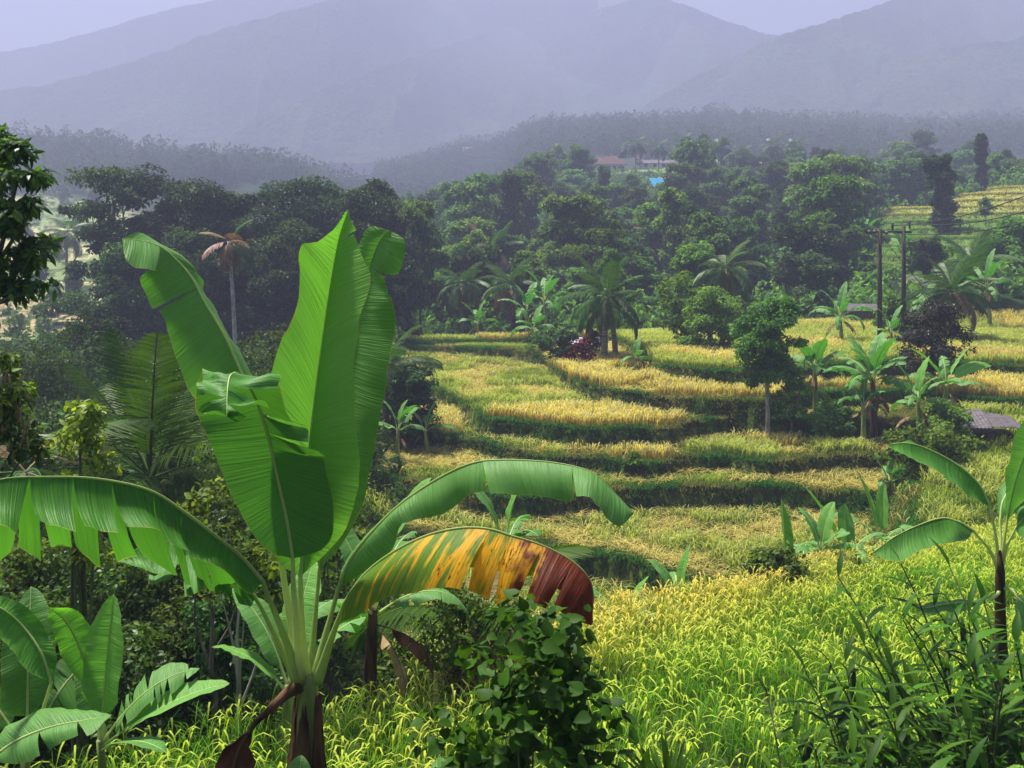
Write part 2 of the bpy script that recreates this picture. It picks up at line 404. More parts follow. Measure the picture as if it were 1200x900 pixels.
# ---------------------------------------------------------------- the land
COLS = [
 (-900, [(10,-6.5),(25,-7.5),(50,-9),(90,-10),(140,-8),(220,-1),(300,10),(420,36),(480,20),(600,28),(760,34)]),
 (0,    [(10,-6.5),(25,-7.5),(50,-9),(90,-10.5),(120,-10),(220,-3.4),(300,8),(330,13),(420,33),(500,18),(620,28),(760,34)]),
 (300,  [(10,-6.5),(25,-7.5),(50,-9.2),(90,-10.5),(150,-8),(220,-3),(300,8),(400,22),(430,23),(500,12),(620,26),(760,32)]),
 (450,  [(10,-7),(20,-9),(36,-10.5),(50,-9.2),(75,-8.6),(100,-9),(200,-6),(300,-2),(400,10),(480,22),(560,28),(760,36)]),
 (560,  [(36,-11.8),(75,-8.6),(95,-9),(130,-6.5),(200,.5),(216,.2),(300,-4),(420,13),(500,32),(600,44),(760,60)]),
 (640,  [(36,-11.8),(75,-8.5),(95,-8.8),(140,-6),(200,2),(240,7),(300,8),(420,28),(520,46),(560,46),(620,42),(760,80)]),
 (720,  [(36,-11.8),(75,-8.0),(95,-8.5),(140,-6),(200,2),(280,15),(340,20),(420,32),(520,48),(560,48),(620,42),(760,80)]),
 (850,  [(36,-11.8),(75,-7.4),(95,-8),(140,-5.5),(200,2.5),(280,15),(345,20.5),(430,34),(520,51),(560,51),(620,44),(760,80)]),
 (960,  [(36,-11.8),(75,-7.2),(95,-7),(130,-4.5),(160,-1),(200,2),(280,15),(345,20.5),(430,34),(520,48),(580,53),(760,80)]),
 (1050, [(36,-10),(80,-7.4),(95,-5.5),(108,-3.6),(150,3.0),(160,2.6),(200,0),(290,15),(345,20),(430,33),(520,46),(600,56),(760,85)]),
 (1200, [(36,-8.9),(80,-7.4),(95,-4),(108,-2),(150,6.2),(170,6.2),(220,4),(290,15),(345,20),(430,33),(520,46),(600,60),(760,90)]),
 (2100, [(36,-8.9),(80,-7),(95,-3),(108,-1),(150,9),(170,10),(220,8),(290,18),(345,22),(430,34),(520,48),(600,62),(760,92)]),
]
def far_y(y):
    """the far country is stretched in depth so that the rain haze can thicken over it"""
    return y if y < 215 else 215 + (y - 215) * 1.4
def near_y(Y): return np.where(Y < 215, Y, 215 + (Y - 215) / 1.4)
_YS = np.linspace(1, 1200, 2400)
_TAB = []
for a_, r_ in COLS:
    z_ = np.interp(_YS, [far_y(q[0]) for q in r_], [q[1] * far_y(q[0]) / q[0] for q in r_])
    k_ = np.exp(-np.linspace(-2, 2, 17) ** 2); k_ /= k_.sum()
    _TAB.append(np.convolve(np.pad(z_, 8, 'edge'), k_, 'valid'))
_TAB = np.array(_TAB); _CA = np.array([c[0] for c in COLS], float)

def valley(a, Y):
    a = np.clip(a, _CA[0], _CA[-1] - 1e-3); i = np.clip(np.searchsorted(_CA, a, 'right') - 1, 0, len(_CA) - 2)
    f = sm((a - _CA[i]) / (_CA[i + 1] - _CA[i]))
    y = np.clip((Y - 1) / (_YS[1] - _YS[0]), 0, len(_YS) - 1.001); j = y.astype(int); g = y - j
    z0 = _TAB[i, j] * (1 - g) + _TAB[i, j + 1] * g; z1 = _TAB[i + 1, j] * (1 - g) + _TAB[i + 1, j + 1] * g
    return z0 * (1 - f) + z1 * f

def lip(level, pts):
    """terrace lip traced as (column, row) at a known level -> depth over column"""
    return np.array([q[0] for q in pts], float), np.array([-level * F / (q[1] - HY) for q in pts])
LV = [-11.8, -11.0, -10.2, -9.6, -8.8, -8.0, -7.2]
LIPS = [
 lip(-11.0, [(300,640),(430,615),(560,628),(640,642),(700,652),(760,662),(830,676),(930,692),(1200,700)]),
 lip(-10.2, [(300,560),(430,560),(520,566),(600,582),(700,576),(800,573),(900,574),(1000,578),(1060,582),(1200,600)]),
 lip(-9.6,  [(300,500),(430,500),(540,512),(610,528),(650,535),(700,538),(760,546),(795,538),(850,538),(900,543),(1000,532),(1200,540)]),
 lip(-8.8,  [(300,440),(430,442),(500,452),(535,464),(556,482),(575,491),(620,496),(670,500),(730,504),(785,503),(805,494),(860,490),(1000,492),(1200,515)]),
 lip(-8.0,  [(300,402),(500,402),(600,408),(638,416),(656,434),(672,446),(720,459),(760,465),(800,468),(890,470),(960,462),(1050,456),(1200,470)]),
 lip(-7.2,  [(300,388),(640,388),(700,390),(738,402),(770,427),(820,436),(870,439),(960,428),(1060,424),(1200,430)]),
]
def stepped(a, Y):
    X = (a - 600) / F * Y
    jit = (fbm(X * .55, Y * .55, 5, 3) - .5) * 1.4 + (fbm(X * .16, Y * .16, 6, 2) - .5) * 2.6
    z = np.full(np.shape(a), LV[0])
    for k, (xs, ys) in enumerate(LIPS):
        E = np.interp(a, xs, ys)
        z = z + (LV[k + 1] - LV[k]) * sm((Y + jit * .7 - (E - .30)) / .3)
    low = -11.9 + 3.2 * sm((a - 985) / 110)
    low = low + .1 * (Y - 36) / 10 * sm((a - 985) / 110)
    return np.maximum(z, low)

EDGE_A = np.array([-900, 50, 200, 430, 530, 700, 870, 1030, 1120, 1200, 2100.])
EDGE_Y = np.array([8.6, 9.3, 10.6, 12.6, 14.2, 17.6, 20.5, 25.5, 29, 33, 40.])

def ground(X, Y):
    X = np.asarray(X, float); Y = np.asarray(Y, float)
    Ys = np.maximum(Y, .8); a = X / Ys * F + 600; Yn = near_y(Ys)
    rel = np.interp(Y, [-40, 1.2, 3.0, 5.0, 6.5], [-1.7, -1.7, -3.3, -4.35, -4.68])
    near = np.where(Y < 6.5, rel, -3.6 - .166 * Y)
    V = valley(a, Ys)
    S = stepped(a, Ys)
    far = V + (S - V) * sm((a - 400) / 70) * (1 - sm((Ys - 72) / 14))
    # hillside terraces on the right, and old terraces in the valley on the left
    hz = (np.floor(far / .95) + sm((far / .95 - np.floor(far / .95)) * 5 - 4)) * .95
    mk = sm((a - 1010) / 40) * sm((Ys - 104) / 5) * (1 - sm((Ys - 158) / 6))
    far = far + (hz - far) * mk
    lz = (np.floor(far / 1.1) + sm((far / 1.1 - np.floor(far / 1.1)) * 6 - 5)) * 1.1
    mk2 = (1 - sm((a - 150) / 40)) * sm((Ys - 105) / 8) * (1 - sm((Yn - 300) / 15))
    far = far + (lz - far) * mk2
    E = np.interp(a, EDGE_A, EDGE_Y) + (fbm(X * .3, Y * .3, 9, 3) - .5) * 1.4
    W = np.where(a > 1080, 5.0, 3.2)
    t = sm((Y - E) / W)
    z = near * (1 - t) + far * t
    rough = (fbm(X * .8, Y * .8, 3, 3) - .5) * .22 + (fbm(X * .06, Y * .06, 8, 3) - .5) * np.clip((Ys - 90) / 60, 0, 1) * 4.0 * (1 - np.maximum(mk, mk2))
    return z + rough
def gz(x, y): return float(ground(np.array([x]), np.array([y]))[0])
def at(px, d, dz=0.0):
    """ground point under photo column px at depth d"""
    x = (px - 600) / F * d
    return Vector((x, d, gz(x, d) + dz))

def land_colour(X, Y, Z):
    a = X / np.maximum(Y, .8) * F + 600
    Y0 = Y; Y = near_y(Y)
    n1 = fbm(X * .35, Y * .35, 21, 4)[:, None]; n2 = fbm(X * .05, Y * .05, 31, 3)[:, None]
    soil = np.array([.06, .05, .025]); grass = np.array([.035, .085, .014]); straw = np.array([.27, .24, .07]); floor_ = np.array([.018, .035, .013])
    c = grass * (1 - n1) + soil * n1
    terr = (sm((a - 430) / 40) * sm((Y - 30) / 4) * (1 - sm((Y - 82) / 8)))[:, None]
    c = c * (1 - terr) + (np.array([.045, .085, .014]) * (1 - n1) + straw * n1 * .5) * terr
    S_ = stepped(a, np.maximum(Y, .8)); fr_ = np.min(np.abs(S_[:, None] - np.array(LV)[None]), 1)
    bank = (sm((fr_ - .08) / .12))[:, None] * terr; c = c * (1 - bank) + np.array([.025, .065, .010]) * (.7 + .6 * n1) * bank
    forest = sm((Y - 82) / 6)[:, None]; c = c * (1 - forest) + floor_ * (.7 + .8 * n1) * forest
    rh = (sm((a - 1015) / 30) * sm((Y - 104) / 5) * (1 - sm((Y - 160) / 6)))[:, None]
    c = c * (1 - rh) + (np.array([.10, .17, .04]) + np.array([.20, .14, .05]) * sm((Z - 1.2) / 2)[:, None]) * (.7 + .6 * n1) * rh
    pl = (sm((a - 690) / 15) * (1 - sm((a - 1120) / 60)) * sm((Y - 277) / 5) * (1 - sm((Y - 352) / 8)))[:, None]
    pc = np.array([.15, .22, .08]) + np.array([.36, .26, .12]) * sm((fbm(X * .03, Y * .06, 77, 2) - .42) * 8 * sm((a - 800) / 60))[:, None]
    c = c * (1 - pl) + pc * pl
    lf = ((1 - sm((a - 130) / 50)) * sm((Y - 100) / 10) * (1 - sm((Y - 305) / 10)))[:, None]
    lc = np.where(n2 < .5, np.array([[.20, .26, .10]]), np.array([[.40, .37, .19]]))
    red = sm(1 - np.abs(Y - 128) / 22)[:, None]; lc = lc * (1 - red) + np.array([.38, .26, .17]) * red
    fr2 = np.abs((Z / 1.1) % 1.0 - .9)[:, None]; lc = np.where(fr2 < .10, np.array([[.05, .08, .03]]), lc)
    c = c * (1 - lf) + lc * (.75 + .5 * n1) * lf
    return c

aa = np.concatenate([np.linspace(-1500, -160, 70, endpoint=False), np.linspace(-160, 1360, 430), np.linspace(1366, 2700, 70)])
yy = [1.0]
while yy[-1] < 1000:
    y_ = yy[-1]; yy.append(y_ * (1.03 if y_ < 7 else 1.0075 if y_ < 82 else 1.012 if y_ < 320 else 1.02))
yy = np.array(yy)
G_A, G_Y = np.meshgrid(aa, yy); G_X = (G_A - 600) / F * G_Y
G_Z = ground(G_X.ravel(), G_Y.ravel())
mb = MB(); Vg = np.stack([G_X.ravel(), G_Y.ravel(), G_Z], 1)
nA = len(aa); ii = (np.arange(len(yy) - 1)[:, None] * nA + np.arange(nA - 1)[None]).ravel()
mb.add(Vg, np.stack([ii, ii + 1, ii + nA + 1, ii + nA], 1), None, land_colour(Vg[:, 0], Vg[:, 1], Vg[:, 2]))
xs_, ys_ = np.meshgrid(np.linspace(-14, 14, 15), np.linspace(-30, 1.05, 16))
mb.add(np.stack([xs_.ravel(), ys_.ravel(), np.full(xs_.size, -1.72)], 1), [(r * 15 + c, r * 15 + c + 1, r * 15 + c + 16, r * 15 + c + 15) for r in range(15) for c in range(14)], None, (.06, .08, .03))

m, nt, N, Lk = new_mat('land')
at_ = N.new("ShaderNodeAttribute"); at_.attribute_name = 'Col'
tc = N.new("ShaderNodeTexCoord"); nz = N.new("ShaderNodeTexNoise"); nz.inputs['Scale'].default_value = 2.3; nz.inputs['Detail'].default_value = 8; nz.inputs['Roughness'].default_value = .65
Lk.new(tc.outputs['Object'], nz.inputs[0])
mrr = N.new("ShaderNodeMapRange"); mrr.inputs[1].default_value = .3; mrr.inputs[2].default_value = .7; mrr.inputs[3].default_value = .4; mrr.inputs[4].default_value = 1.3
Lk.new(nz.outputs[0], mrr.inputs[0])
vm = N.new("ShaderNodeVectorMath"); vm.operation = 'SCALE'; Lk.new(at_.outputs['Color'], vm.inputs[0]); Lk.new(mrr.outputs[0], vm.inputs['Scale'])
pb = N.new("ShaderNodeBsdfPrincipled"); pb.inputs['Roughness'].default_value = 1; pb.inputs['Specular IOR Level'].default_value = 0
bp = N.new("ShaderNodeBump"); bp.inputs['Strength'].default_value = .6; bp.inputs['Distance'].default_value = .25
Lk.new(nz.outputs[0], bp.inputs['Height']); Lk.new(bp.outputs[0], pb.inputs['Normal'])
Lk.new(vm.outputs[0], pb.inputs['Base Color']); out = N.new("ShaderNodeOutputMaterial"); Lk.new(pb.outputs[0], out.inputs[0])
M['land'] = m
structure(mb.build('ground', m))

# mountains: each ridge is a real slope with gullies, its crest at a real distance
m, nt, N, Lk = new_mat('mountain_forest')
tc = N.new("ShaderNodeTexCoord"); v1 = N.new("ShaderNodeTexVoronoi"); v1.inputs['Scale'].default_value = .30; v1.inputs['Randomness'].default_value = 1
n1 = N.new("ShaderNodeTexNoise"); n1.inputs['Scale'].default_value = .02; n1.inputs['Detail'].default_value = 7
Lk.new(tc.outputs['Object'], v1.inputs[0]); Lk.new(tc.outputs['Object'], n1.inputs[0])
c = mixc(nt, n1.outputs[0], (.006, .013, .008), (.07, .10, .045))
c = mixc(nt, v1.outputs['Distance'], mixc(nt, 1.0, c, (1.6, 1.6, 1.4), 'MULTIPLY'), (.012, .02, .012))
pb = N.new("ShaderNodeBsdfPrincipled"); pb.inputs['Roughness'].default_value = 1; pb.inputs['Specular IOR Level'].default_value = 0
bp = N.new("ShaderNodeBump"); bp.inputs['Strength'].default_value = .5; bp.inputs['Distance'].default_value = 2; bp.invert = True
Lk.new(v1.outputs['Distance'], bp.inputs['Height']); Lk.new(bp.outputs[0], pb.inputs['Normal'])
Lk.new(c, pb.inputs['Base Color']); out = N.new("ShaderNodeOutputMaterial"); Lk.new(pb.outputs[0], out.inputs[0])
M['mountain'] = m
def ridge(name, crest, yc, yf, zf, seed, gully=10, back=140, far=None):
    MS = 1.2; yc *= MS; yf = 790 + (yf - 585) * 1.2; zf *= 1.3; gully *= 2.0
    px = np.linspace(crest[0][0], crest[-1][0], 520)
    py = np.interp(px, [q[0] for q in crest], [q[1] for q in crest])
    kk = np.exp(-np.linspace(-2, 2, 25) ** 2); kk /= kk.sum(); py = np.convolve(np.pad(py, 12, 'edge'), kk, 'valid')
    yc = np.full_like(px, yc)
    if far: yc = yc + far[2] * np.exp(-((px - far[0]) / far[1]) ** 2)
    zc = (HY - py) / F * yc; xc = (px - 600) / F * yc
    t = np.linspace(-.35, 1, 90)                       # 1 = crest, 0 = foot, beyond the crest it falls away
    rows = []
    for tt in np.linspace(0, 1, 110): rows.append((yf + (yc - yf) * tt, tt))
    for tt in np.linspace(.06, 1, 16): rows.append((yc + back * tt, 1 - tt * .8))
    V = []
    for y, h in rows:
        g = (np.abs(fbm(xc * .008 + 3, y * .0035, seed, 4) - .5) * 2)
        prof = h ** 1.25
        z = zf + (zc - zf) * prof - gully * g * np.sin(math.pi * min(1, h)) * 1.6
        z += (fbm(xc * .16, y * .16, seed + 4, 3) - .5) * 4.5
        V.append(np.stack([xc * (.6 + .4 * y / yc), y + (g - .3) * 22 * np.sin(math.pi * min(1, h)), z], 1))
    n = len(px); V = np.concatenate(V); i = (np.arange(len(rows) - 1)[:, None] * n + np.arange(n - 1)[None]).ravel()
    b = MB(); b.add(V, np.stack([i, i + 1, i + n + 1, i + n], 1), None, .5)
    return structure(b.build(name, M['mountain']))
ridge('mountain', [(-700,150),(-300,128),(0,106),(60,98),(110,84),(150,74),(200,56),(250,36),(300,22),(350,10),(420,-12),(560,-30),(700,-22),(760,2),(800,22),(850,52),(880,80),(930,120),(1000,170),(1200,200)], 860, 640, 35, 1, 16, far=(640, 150, 700))
ridge('mountain', [(140,230),(220,190),(280,152),(330,128),(380,104),(430,84),(480,68),(540,48),(600,30),(660,20),(720,24),(780,44),(830,72),(880,104),(930,140),(980,185)], 735, 600, 38, 12, 12, far=(720, 190, 760))
ridge('mountain', [(660,200),(760,120),(800,96),(840,78),(880,55),(905,43),(930,37),(980,22),(1030,5),(1080,-16),(1160,-40),(1300,-60),(1600,-80),(2300,-40)], 830, 620, 55, 23, 14, far=(1250, 160, 500))
ridge('mountain', [(640,60),(700,10),(760,-6),(800,4),(850,24),(890,38),(930,44),(1000,90),(1100,140)], 1060, 880, 60, 35, 10)
ridge('mountain', [(820,190),(880,140),(940,112),(1000,88),(1050,66),(1110,54),(1180,48),(1260,30),(1500,10),(2200,20)], 800, 585, 58, 44, 9)
ridge('mountain', [(-900,60),(-300,52),(0,62),(60,50),(120,34),(200,10),(400,-30),(700,-40)], 1180, 1000, 60, 55, 10)

# the damp air: one closed box round camera and land, the sky outside it
HZ0, HZ1 = -13.0, 405.0
hb = MB(); box(hb, (0, 1170, (HZ0 + HZ1) / 2), (4600, 2560, HZ1 - HZ0)); 
m, nt, N, Lk = new_mat('haze')
pv = N.new("ShaderNodeVolumePrincipled"); pv.inputs['Color'].default_value = rgba(HAZE_COLOR); pv.inputs['Density'].default_value = HAZE_DENSITY
pv.inputs['Density Attribute'].default_value = ''; pv.inputs['Color Attribute'].default_value = ''; pv.inputs['Temperature Attribute'].default_value = ''
pv.inputs['Anisotropy'].default_value = .15
out = N.new("ShaderNodeOutputMaterial"); Lk.new(pv.outputs[0], out.inputs['Volume'])
stuff(hb.build('haze', m), 'pale violet rain haze filling the whole valley', 'haze')
# ---------------------------------------------------------------- rice, straw and bank grass
def scatter(rng, n, a0, a1, y0, y1):
    """random points, even over the ground, between two columns and two depths"""
    y = np.sqrt(rng.random(n) * (y1 * y1 - y0 * y0) + y0 * y0); a = a0 + rng.random(n) * (a1 - a0)
    return a, (a - 600) / F * y, y

def heading(rng, n):
    t = rng.random(n) * 2 * math.pi
    return np.stack([np.cos(t), np.sin(t)], 1)

EXCL = []      # (x, y, r) places where no rice grows: stems of the banana plants
rng = np.random.default_rng(11)
# near paddy: leaning blades and arching heads heavy with grain
n = 15500
a, X, Y = scatter(rng, n, -190, 1420, 7.2, 38)
E = np.interp(a, EDGE_A, EDGE_Y) + (fbm(X * .3, Y * .3, 9, 3) - .5) * 1.4
keep = (Y < E + .25) & (Y > 7.2 + 1.2 * sm((a - 700) / 300)) & ~((a > 900) & (Y < 8.9 + (a - 900) / 300 * 1.5))
keep &= np.hypot(X + 1.42, Y - 7.6) > .28
keep &= fbm(X * 1.1, Y * 1.1, 43, 2) > .27
a, X, Y = a[keep], X[keep], Y[keep]; n = len(a)
Z = ground(X, Y)
ripe = np.clip(.55 * (fbm(X * .35, Y * .35, 41, 3) - .25) + sm((a - 400) / 250) * (1 - .75 * sm((a - 1040) / 120)) * np.clip(1.05 - (E[keep] - Y) / 5.0, 0, 1) * .95, 0, 1)
mb = MB()
Bc = np.stack([X, Y, Z], 1); hh = .60 + .16 * rng.random(n) + .10 * ripe + .16 * (fbm(X * .7, Y * .7, 61, 2) - .5)
def col(base, tipc, r): return base * (1 - r[:, None]) + tipc * r[:, None]
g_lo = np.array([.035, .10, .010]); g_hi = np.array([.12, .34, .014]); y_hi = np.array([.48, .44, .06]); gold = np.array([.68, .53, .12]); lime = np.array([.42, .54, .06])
for k in range(9):
    j = rng.normal(0, .07, (n, 2)); b = Bc.copy(); b[:, :2] += j
    br = (.65 + .7 * rng.random(n))[:, None]
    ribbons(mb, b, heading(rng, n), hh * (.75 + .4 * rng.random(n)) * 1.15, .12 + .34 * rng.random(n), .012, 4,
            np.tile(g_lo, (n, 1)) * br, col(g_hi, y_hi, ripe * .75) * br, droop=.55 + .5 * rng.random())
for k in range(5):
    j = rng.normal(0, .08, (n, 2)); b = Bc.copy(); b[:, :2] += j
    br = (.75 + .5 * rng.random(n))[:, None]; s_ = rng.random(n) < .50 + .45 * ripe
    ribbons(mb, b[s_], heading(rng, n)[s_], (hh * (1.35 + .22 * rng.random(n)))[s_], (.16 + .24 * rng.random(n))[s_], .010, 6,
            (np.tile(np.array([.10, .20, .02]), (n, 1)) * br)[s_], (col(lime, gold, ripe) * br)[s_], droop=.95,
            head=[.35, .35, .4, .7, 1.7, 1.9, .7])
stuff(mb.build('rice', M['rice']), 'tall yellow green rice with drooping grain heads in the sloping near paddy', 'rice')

# terraces: standing gold rice, straw stubble, messy green regrowth
n = 34000
a, X, Y = scatter(rng, n, 395, 1330, 29, 84)
S = stepped(a, Y); e = .35
Zg = ground(X, Y); sl = np.abs(ground(X, Y + e) - ground(X, Y - e)) / (2 * e)
E2 = np.interp(a, EDGE_A, EDGE_Y)
lv = np.argmin(np.abs(S[:, None] - np.array(LV)[None]), 1)
patch = fbm(X * .16, Y * .16, 51, 3); patch2 = fbm(X * .5, Y * .5, 52, 3)
flat = (sl < .42) & (Y > E2 + 3)
kind = np.zeros(n, int)      # 0 ripe standing, 1 greenish standing, 2 straw/stubble, 3 rough green
kind[lv == 6] = np.where(patch[lv == 6] > .40, 1, 0)
kind[lv == 5] = np.where((a[lv == 5] > 650) & (patch2[lv == 5] < .62), 0, np.where(patch[lv == 5] > .5, 2, 3))
m4 = lv == 4; kind[m4] = np.where((a[m4] > 575) & (a[m4] < 800) & (Y[m4] < 53.2 + 3 * (patch[m4] - .5)), 0, np.where(patch2[m4] > .56, 2, np.where(patch2[m4] > .46, 1, 3)))
kind[lv == 3] = np.where(patch2[lv == 3] > .55, 1, np.where(patch2[lv == 3] > .42, 2, 0))
kind[lv == 2] = np.where(patch[lv == 2] > .44, 2, 3)
kind[lv == 1] = np.where(patch2[lv == 1] > .52, 2, 1)
kind[lv == 0] = np.where(patch2[lv == 0] > .55, 3, 1)
right = a > 1085
kind[right & (lv < 5)] = np.where(patch2[right & (lv < 5)] > .55, 3, 1)
kind[(a > 800) & (a < 1085) & (lv == 4)] = 9
kind[(a > 960) & (a < 1070) & (lv == 5) & (patch2 > .45)] = 9
foot = (ground(X, Y + 1.7) - Zg > .30) & (a < 1085)
kind[foot] = np.where(rng.random(n)[foot] < .55, 9, 2)
thin = rng.random(n) < np.where(kind == 2, .85, 1)
spec_ = {0: (.80, (.24, .13, .04), (.64, .59, .23), 9, .022), 1: (.66, (.07, .14, .015), (.46, .50, .13), 8, .022),
         2: (.38, (.16, .14, .03), (.68, .59, .18), 8, .026), 3: (.44, (.05, .12, .012), (.30, .38, .045), 8, .022)}
mb = MB()
for kd, (h0, cb, ct, nb, w0) in spec_.items():
    s_ = flat & (kind == kd) & thin; m_ = int(s_.sum())
    if not m_: continue
    Bc = np.stack([X[s_], Y[s_], Zg[s_]], 1)
    fade = (1.15 - .3 * fbm(X[s_] * .25, Y[s_] * .25, 55, 2))
    for k in range(nb):
        b = Bc.copy(); b[:, :2] += rng.normal(0, .14, (m_, 2)); br = ((.6 + .7 * rng.random(m_)) * fade)[:, None]
        lean = (.12 + .30 * rng.random(m_)) * (2.0 if kd == 2 else 1.0)
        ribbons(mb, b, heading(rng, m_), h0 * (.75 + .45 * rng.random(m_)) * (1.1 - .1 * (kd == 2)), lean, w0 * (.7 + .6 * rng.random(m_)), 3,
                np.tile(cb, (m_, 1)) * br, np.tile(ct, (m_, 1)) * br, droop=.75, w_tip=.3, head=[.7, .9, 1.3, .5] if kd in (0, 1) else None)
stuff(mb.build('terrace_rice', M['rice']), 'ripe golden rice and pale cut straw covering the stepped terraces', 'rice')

# grass: dark green turf hanging on the terrace banks, weeds along the paddy edges
mb = MB()
n = 240000
a, X, Y = scatter(rng, n, 395, 1330, 29, 84)
Zg = ground(X, Y); dz = (ground(X, Y + e) - ground(X, Y - e)) / (2 * e)
E2 = np.interp(a, EDGE_A, EDGE_Y); lv = np.argmin(np.abs(stepped(a, Y)[:, None] - np.array(LV)[None]), 1)
turf_zone = ((a > 795) & (a < 1085) & (lv == 4)) | ((ground(X, Y + 1.7) - Zg > .30) & (rng.random(n) < .6) & (a < 1085))  # extra turf on the broad bank and along the bank feet
s_ = ((np.abs(dz) > .34) | (turf_zone & (rng.random(n) < .4)) | (rng.random(n) < .03)) & (Y > E2 + 2.2); m_ = int(s_.sum())
Bc = np.stack([X[s_], Y[s_], Zg[s_]], 1)
dry = sm((fbm(X[s_] * .4, Y[s_] * .4, 71, 3) - .53) * 7)
for k in range(7):
    b = Bc.copy(); b[:, :2] += rng.normal(0, .12, (m_, 2)); br = (.45 + .8 * rng.random(m_))[:, None]
    hd = heading(rng, m_); hd[:, 1] -= .8; hd /= np.linalg.norm(hd, axis=1, keepdims=True)
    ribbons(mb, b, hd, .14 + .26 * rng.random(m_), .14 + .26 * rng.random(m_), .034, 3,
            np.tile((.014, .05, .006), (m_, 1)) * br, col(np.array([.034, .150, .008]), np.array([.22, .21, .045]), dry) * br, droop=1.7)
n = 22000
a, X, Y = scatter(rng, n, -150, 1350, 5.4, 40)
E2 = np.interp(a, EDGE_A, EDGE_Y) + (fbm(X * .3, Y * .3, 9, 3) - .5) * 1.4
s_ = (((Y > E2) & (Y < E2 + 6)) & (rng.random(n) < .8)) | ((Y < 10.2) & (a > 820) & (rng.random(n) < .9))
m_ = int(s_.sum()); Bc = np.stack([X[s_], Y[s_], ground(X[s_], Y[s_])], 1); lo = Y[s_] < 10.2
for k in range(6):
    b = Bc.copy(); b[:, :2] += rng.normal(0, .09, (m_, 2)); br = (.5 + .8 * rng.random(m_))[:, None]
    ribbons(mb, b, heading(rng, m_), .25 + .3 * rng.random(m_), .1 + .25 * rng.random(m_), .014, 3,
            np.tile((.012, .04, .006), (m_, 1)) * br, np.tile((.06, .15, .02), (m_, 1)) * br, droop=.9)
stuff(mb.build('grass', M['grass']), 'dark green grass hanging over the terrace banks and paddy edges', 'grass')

# rice on the far hill terraces
mb = MB(); n = 15000
a, X, Y = scatter(rng, n, 1015, 1330, 106, 158); Zg = ground(X, Y); s_ = rng.random(n) < sm((a - 1015) / 40); m_ = int(s_.sum())
Bc = np.stack([X[s_], Y[s_], Zg[s_]], 1); gold_ = sm((Zg[s_] - .8 + 1.6 * (fbm(X[s_] * .08, Y[s_] * .3, 91, 2) - .5)) / 2.0)
for k in range(4):
    b = Bc.copy(); b[:, :2] += rng.normal(0, .3, (m_, 2)); br = (.6 + .7 * rng.random(m_))[:, None]
    ribbons(mb, b, heading(rng, m_), .45 + .25 * rng.random(m_), .1 + .2 * rng.random(m_), .09, 2, np.tile((.05, .10, .02), (m_, 1)) * br,
            col(np.array([.20, .33, .06]), np.array([.58, .48, .18]), gold_) * br, droop=.7)
stuff(mb.build('hill_rice', M['rice']), 'green and yellow rice on the narrow terraces of the hill by the tall dark tree', 'rice')

# far woods that read as one mass, and low growth under the nearer trees
def wood(name, label, mat, rng, a, X, Y, size, per, lsize, dark=.0):
    mb = MB(); Zg = ground(X, Y); n = len(X)
    hgt = size * (.45 + 1.1 * rng.random(n) ** 1.8); wid = hgt * (.34 + .2 * rng.random(n))
    tone = rng.random(n)
    for k in range(per):
        u = rng.random(n); th = rng.random(n) * 2 * math.pi; f = .25 + .75 * rng.random(n) ** .5
        rr = np.sin(np.clip(u * .9 + .12, 0, 1) * math.pi) ** .7 * wid * f
        pos = np.stack([X + np.cos(th) * rr, Y + np.sin(th) * rr, Zg + hgt * (.18 + .82 * u)], 1)
        out = nrm(np.stack([np.cos(th), np.sin(th), u * 1.8 - .4], 1) + rng.normal(0, .4, (n, 3)))
        ax = nrm(np.cross(out, rng.normal(0, 1, (n, 3))))
        ls = lsize * (.6 + .8 * rng.random(n))
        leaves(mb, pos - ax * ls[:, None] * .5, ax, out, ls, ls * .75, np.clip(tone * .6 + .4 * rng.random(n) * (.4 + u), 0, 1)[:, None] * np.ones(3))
    return stuff(mb.build(name, mat), label, 'woods')
rng = np.random.default_rng(5)
A_, X_, Y_ = [], [], []
for (a0, a1, y0, y1, n) in [(-260, 470, 312, 440, 2300), (440, 660, 300, 520, 1500), (640, 1400, 348, 560, 4300), (440, 700, 500, 600, 700)]:
    q = scatter(rng, n, a0, a1, far_y(y0), far_y(y1)); A_.append(q[0]); X_.append(q[1]); Y_.append(q[2])
a, X, Y = map(np.concatenate, (A_, X_, Y_))
cl = fbm(X * .012, Y * .016, 15, 3); s_ = (cl > .38) | (Y > 640)
wood('far_forest', 'hazy blue green forest covering the far slopes below the mountains', M['far'], rng, a[s_], X[s_], Y[s_], 8.0, 42, 1.25)
# low growth on the hillside
a, X, Y = scatter(rng, 5600, 440, 1380, 84, far_y(278))
s_ = ~((a > 1010) & (Y > 103) & (Y < 160)) & ~((a > 700) & (Y > far_y(262))) & ~((a > 500) & (a < 600) & (Y > 120) & (Y < 150) & (fbm(X * .1, Y * .1, 4, 2) > .5))
wood('undergrowth', 'low tangled growth covering the hillside under the trees', M['mid'], rng, a[s_], X[s_], Y[s_], 2.3, 26, .55)
a, X, Y = scatter(rng, 1500, -250, 470, 20, 92)
wood('undergrowth', 'dark tangled growth filling the hollow below the big dark trees', M['dark'], rng, a, X, Y, 1.7, 40, .3)
a, X, Y = scatter(rng, 90, -220, 150, 92, far_y(310)); s_ = fbm(X * .05, Y * .05, 14, 2) > .5
wood('undergrowth', 'scattered low bushes between the pale fields across the valley', M['blue'], rng, a[s_], X[s_], Y[s_], 3.4, 40, .8)
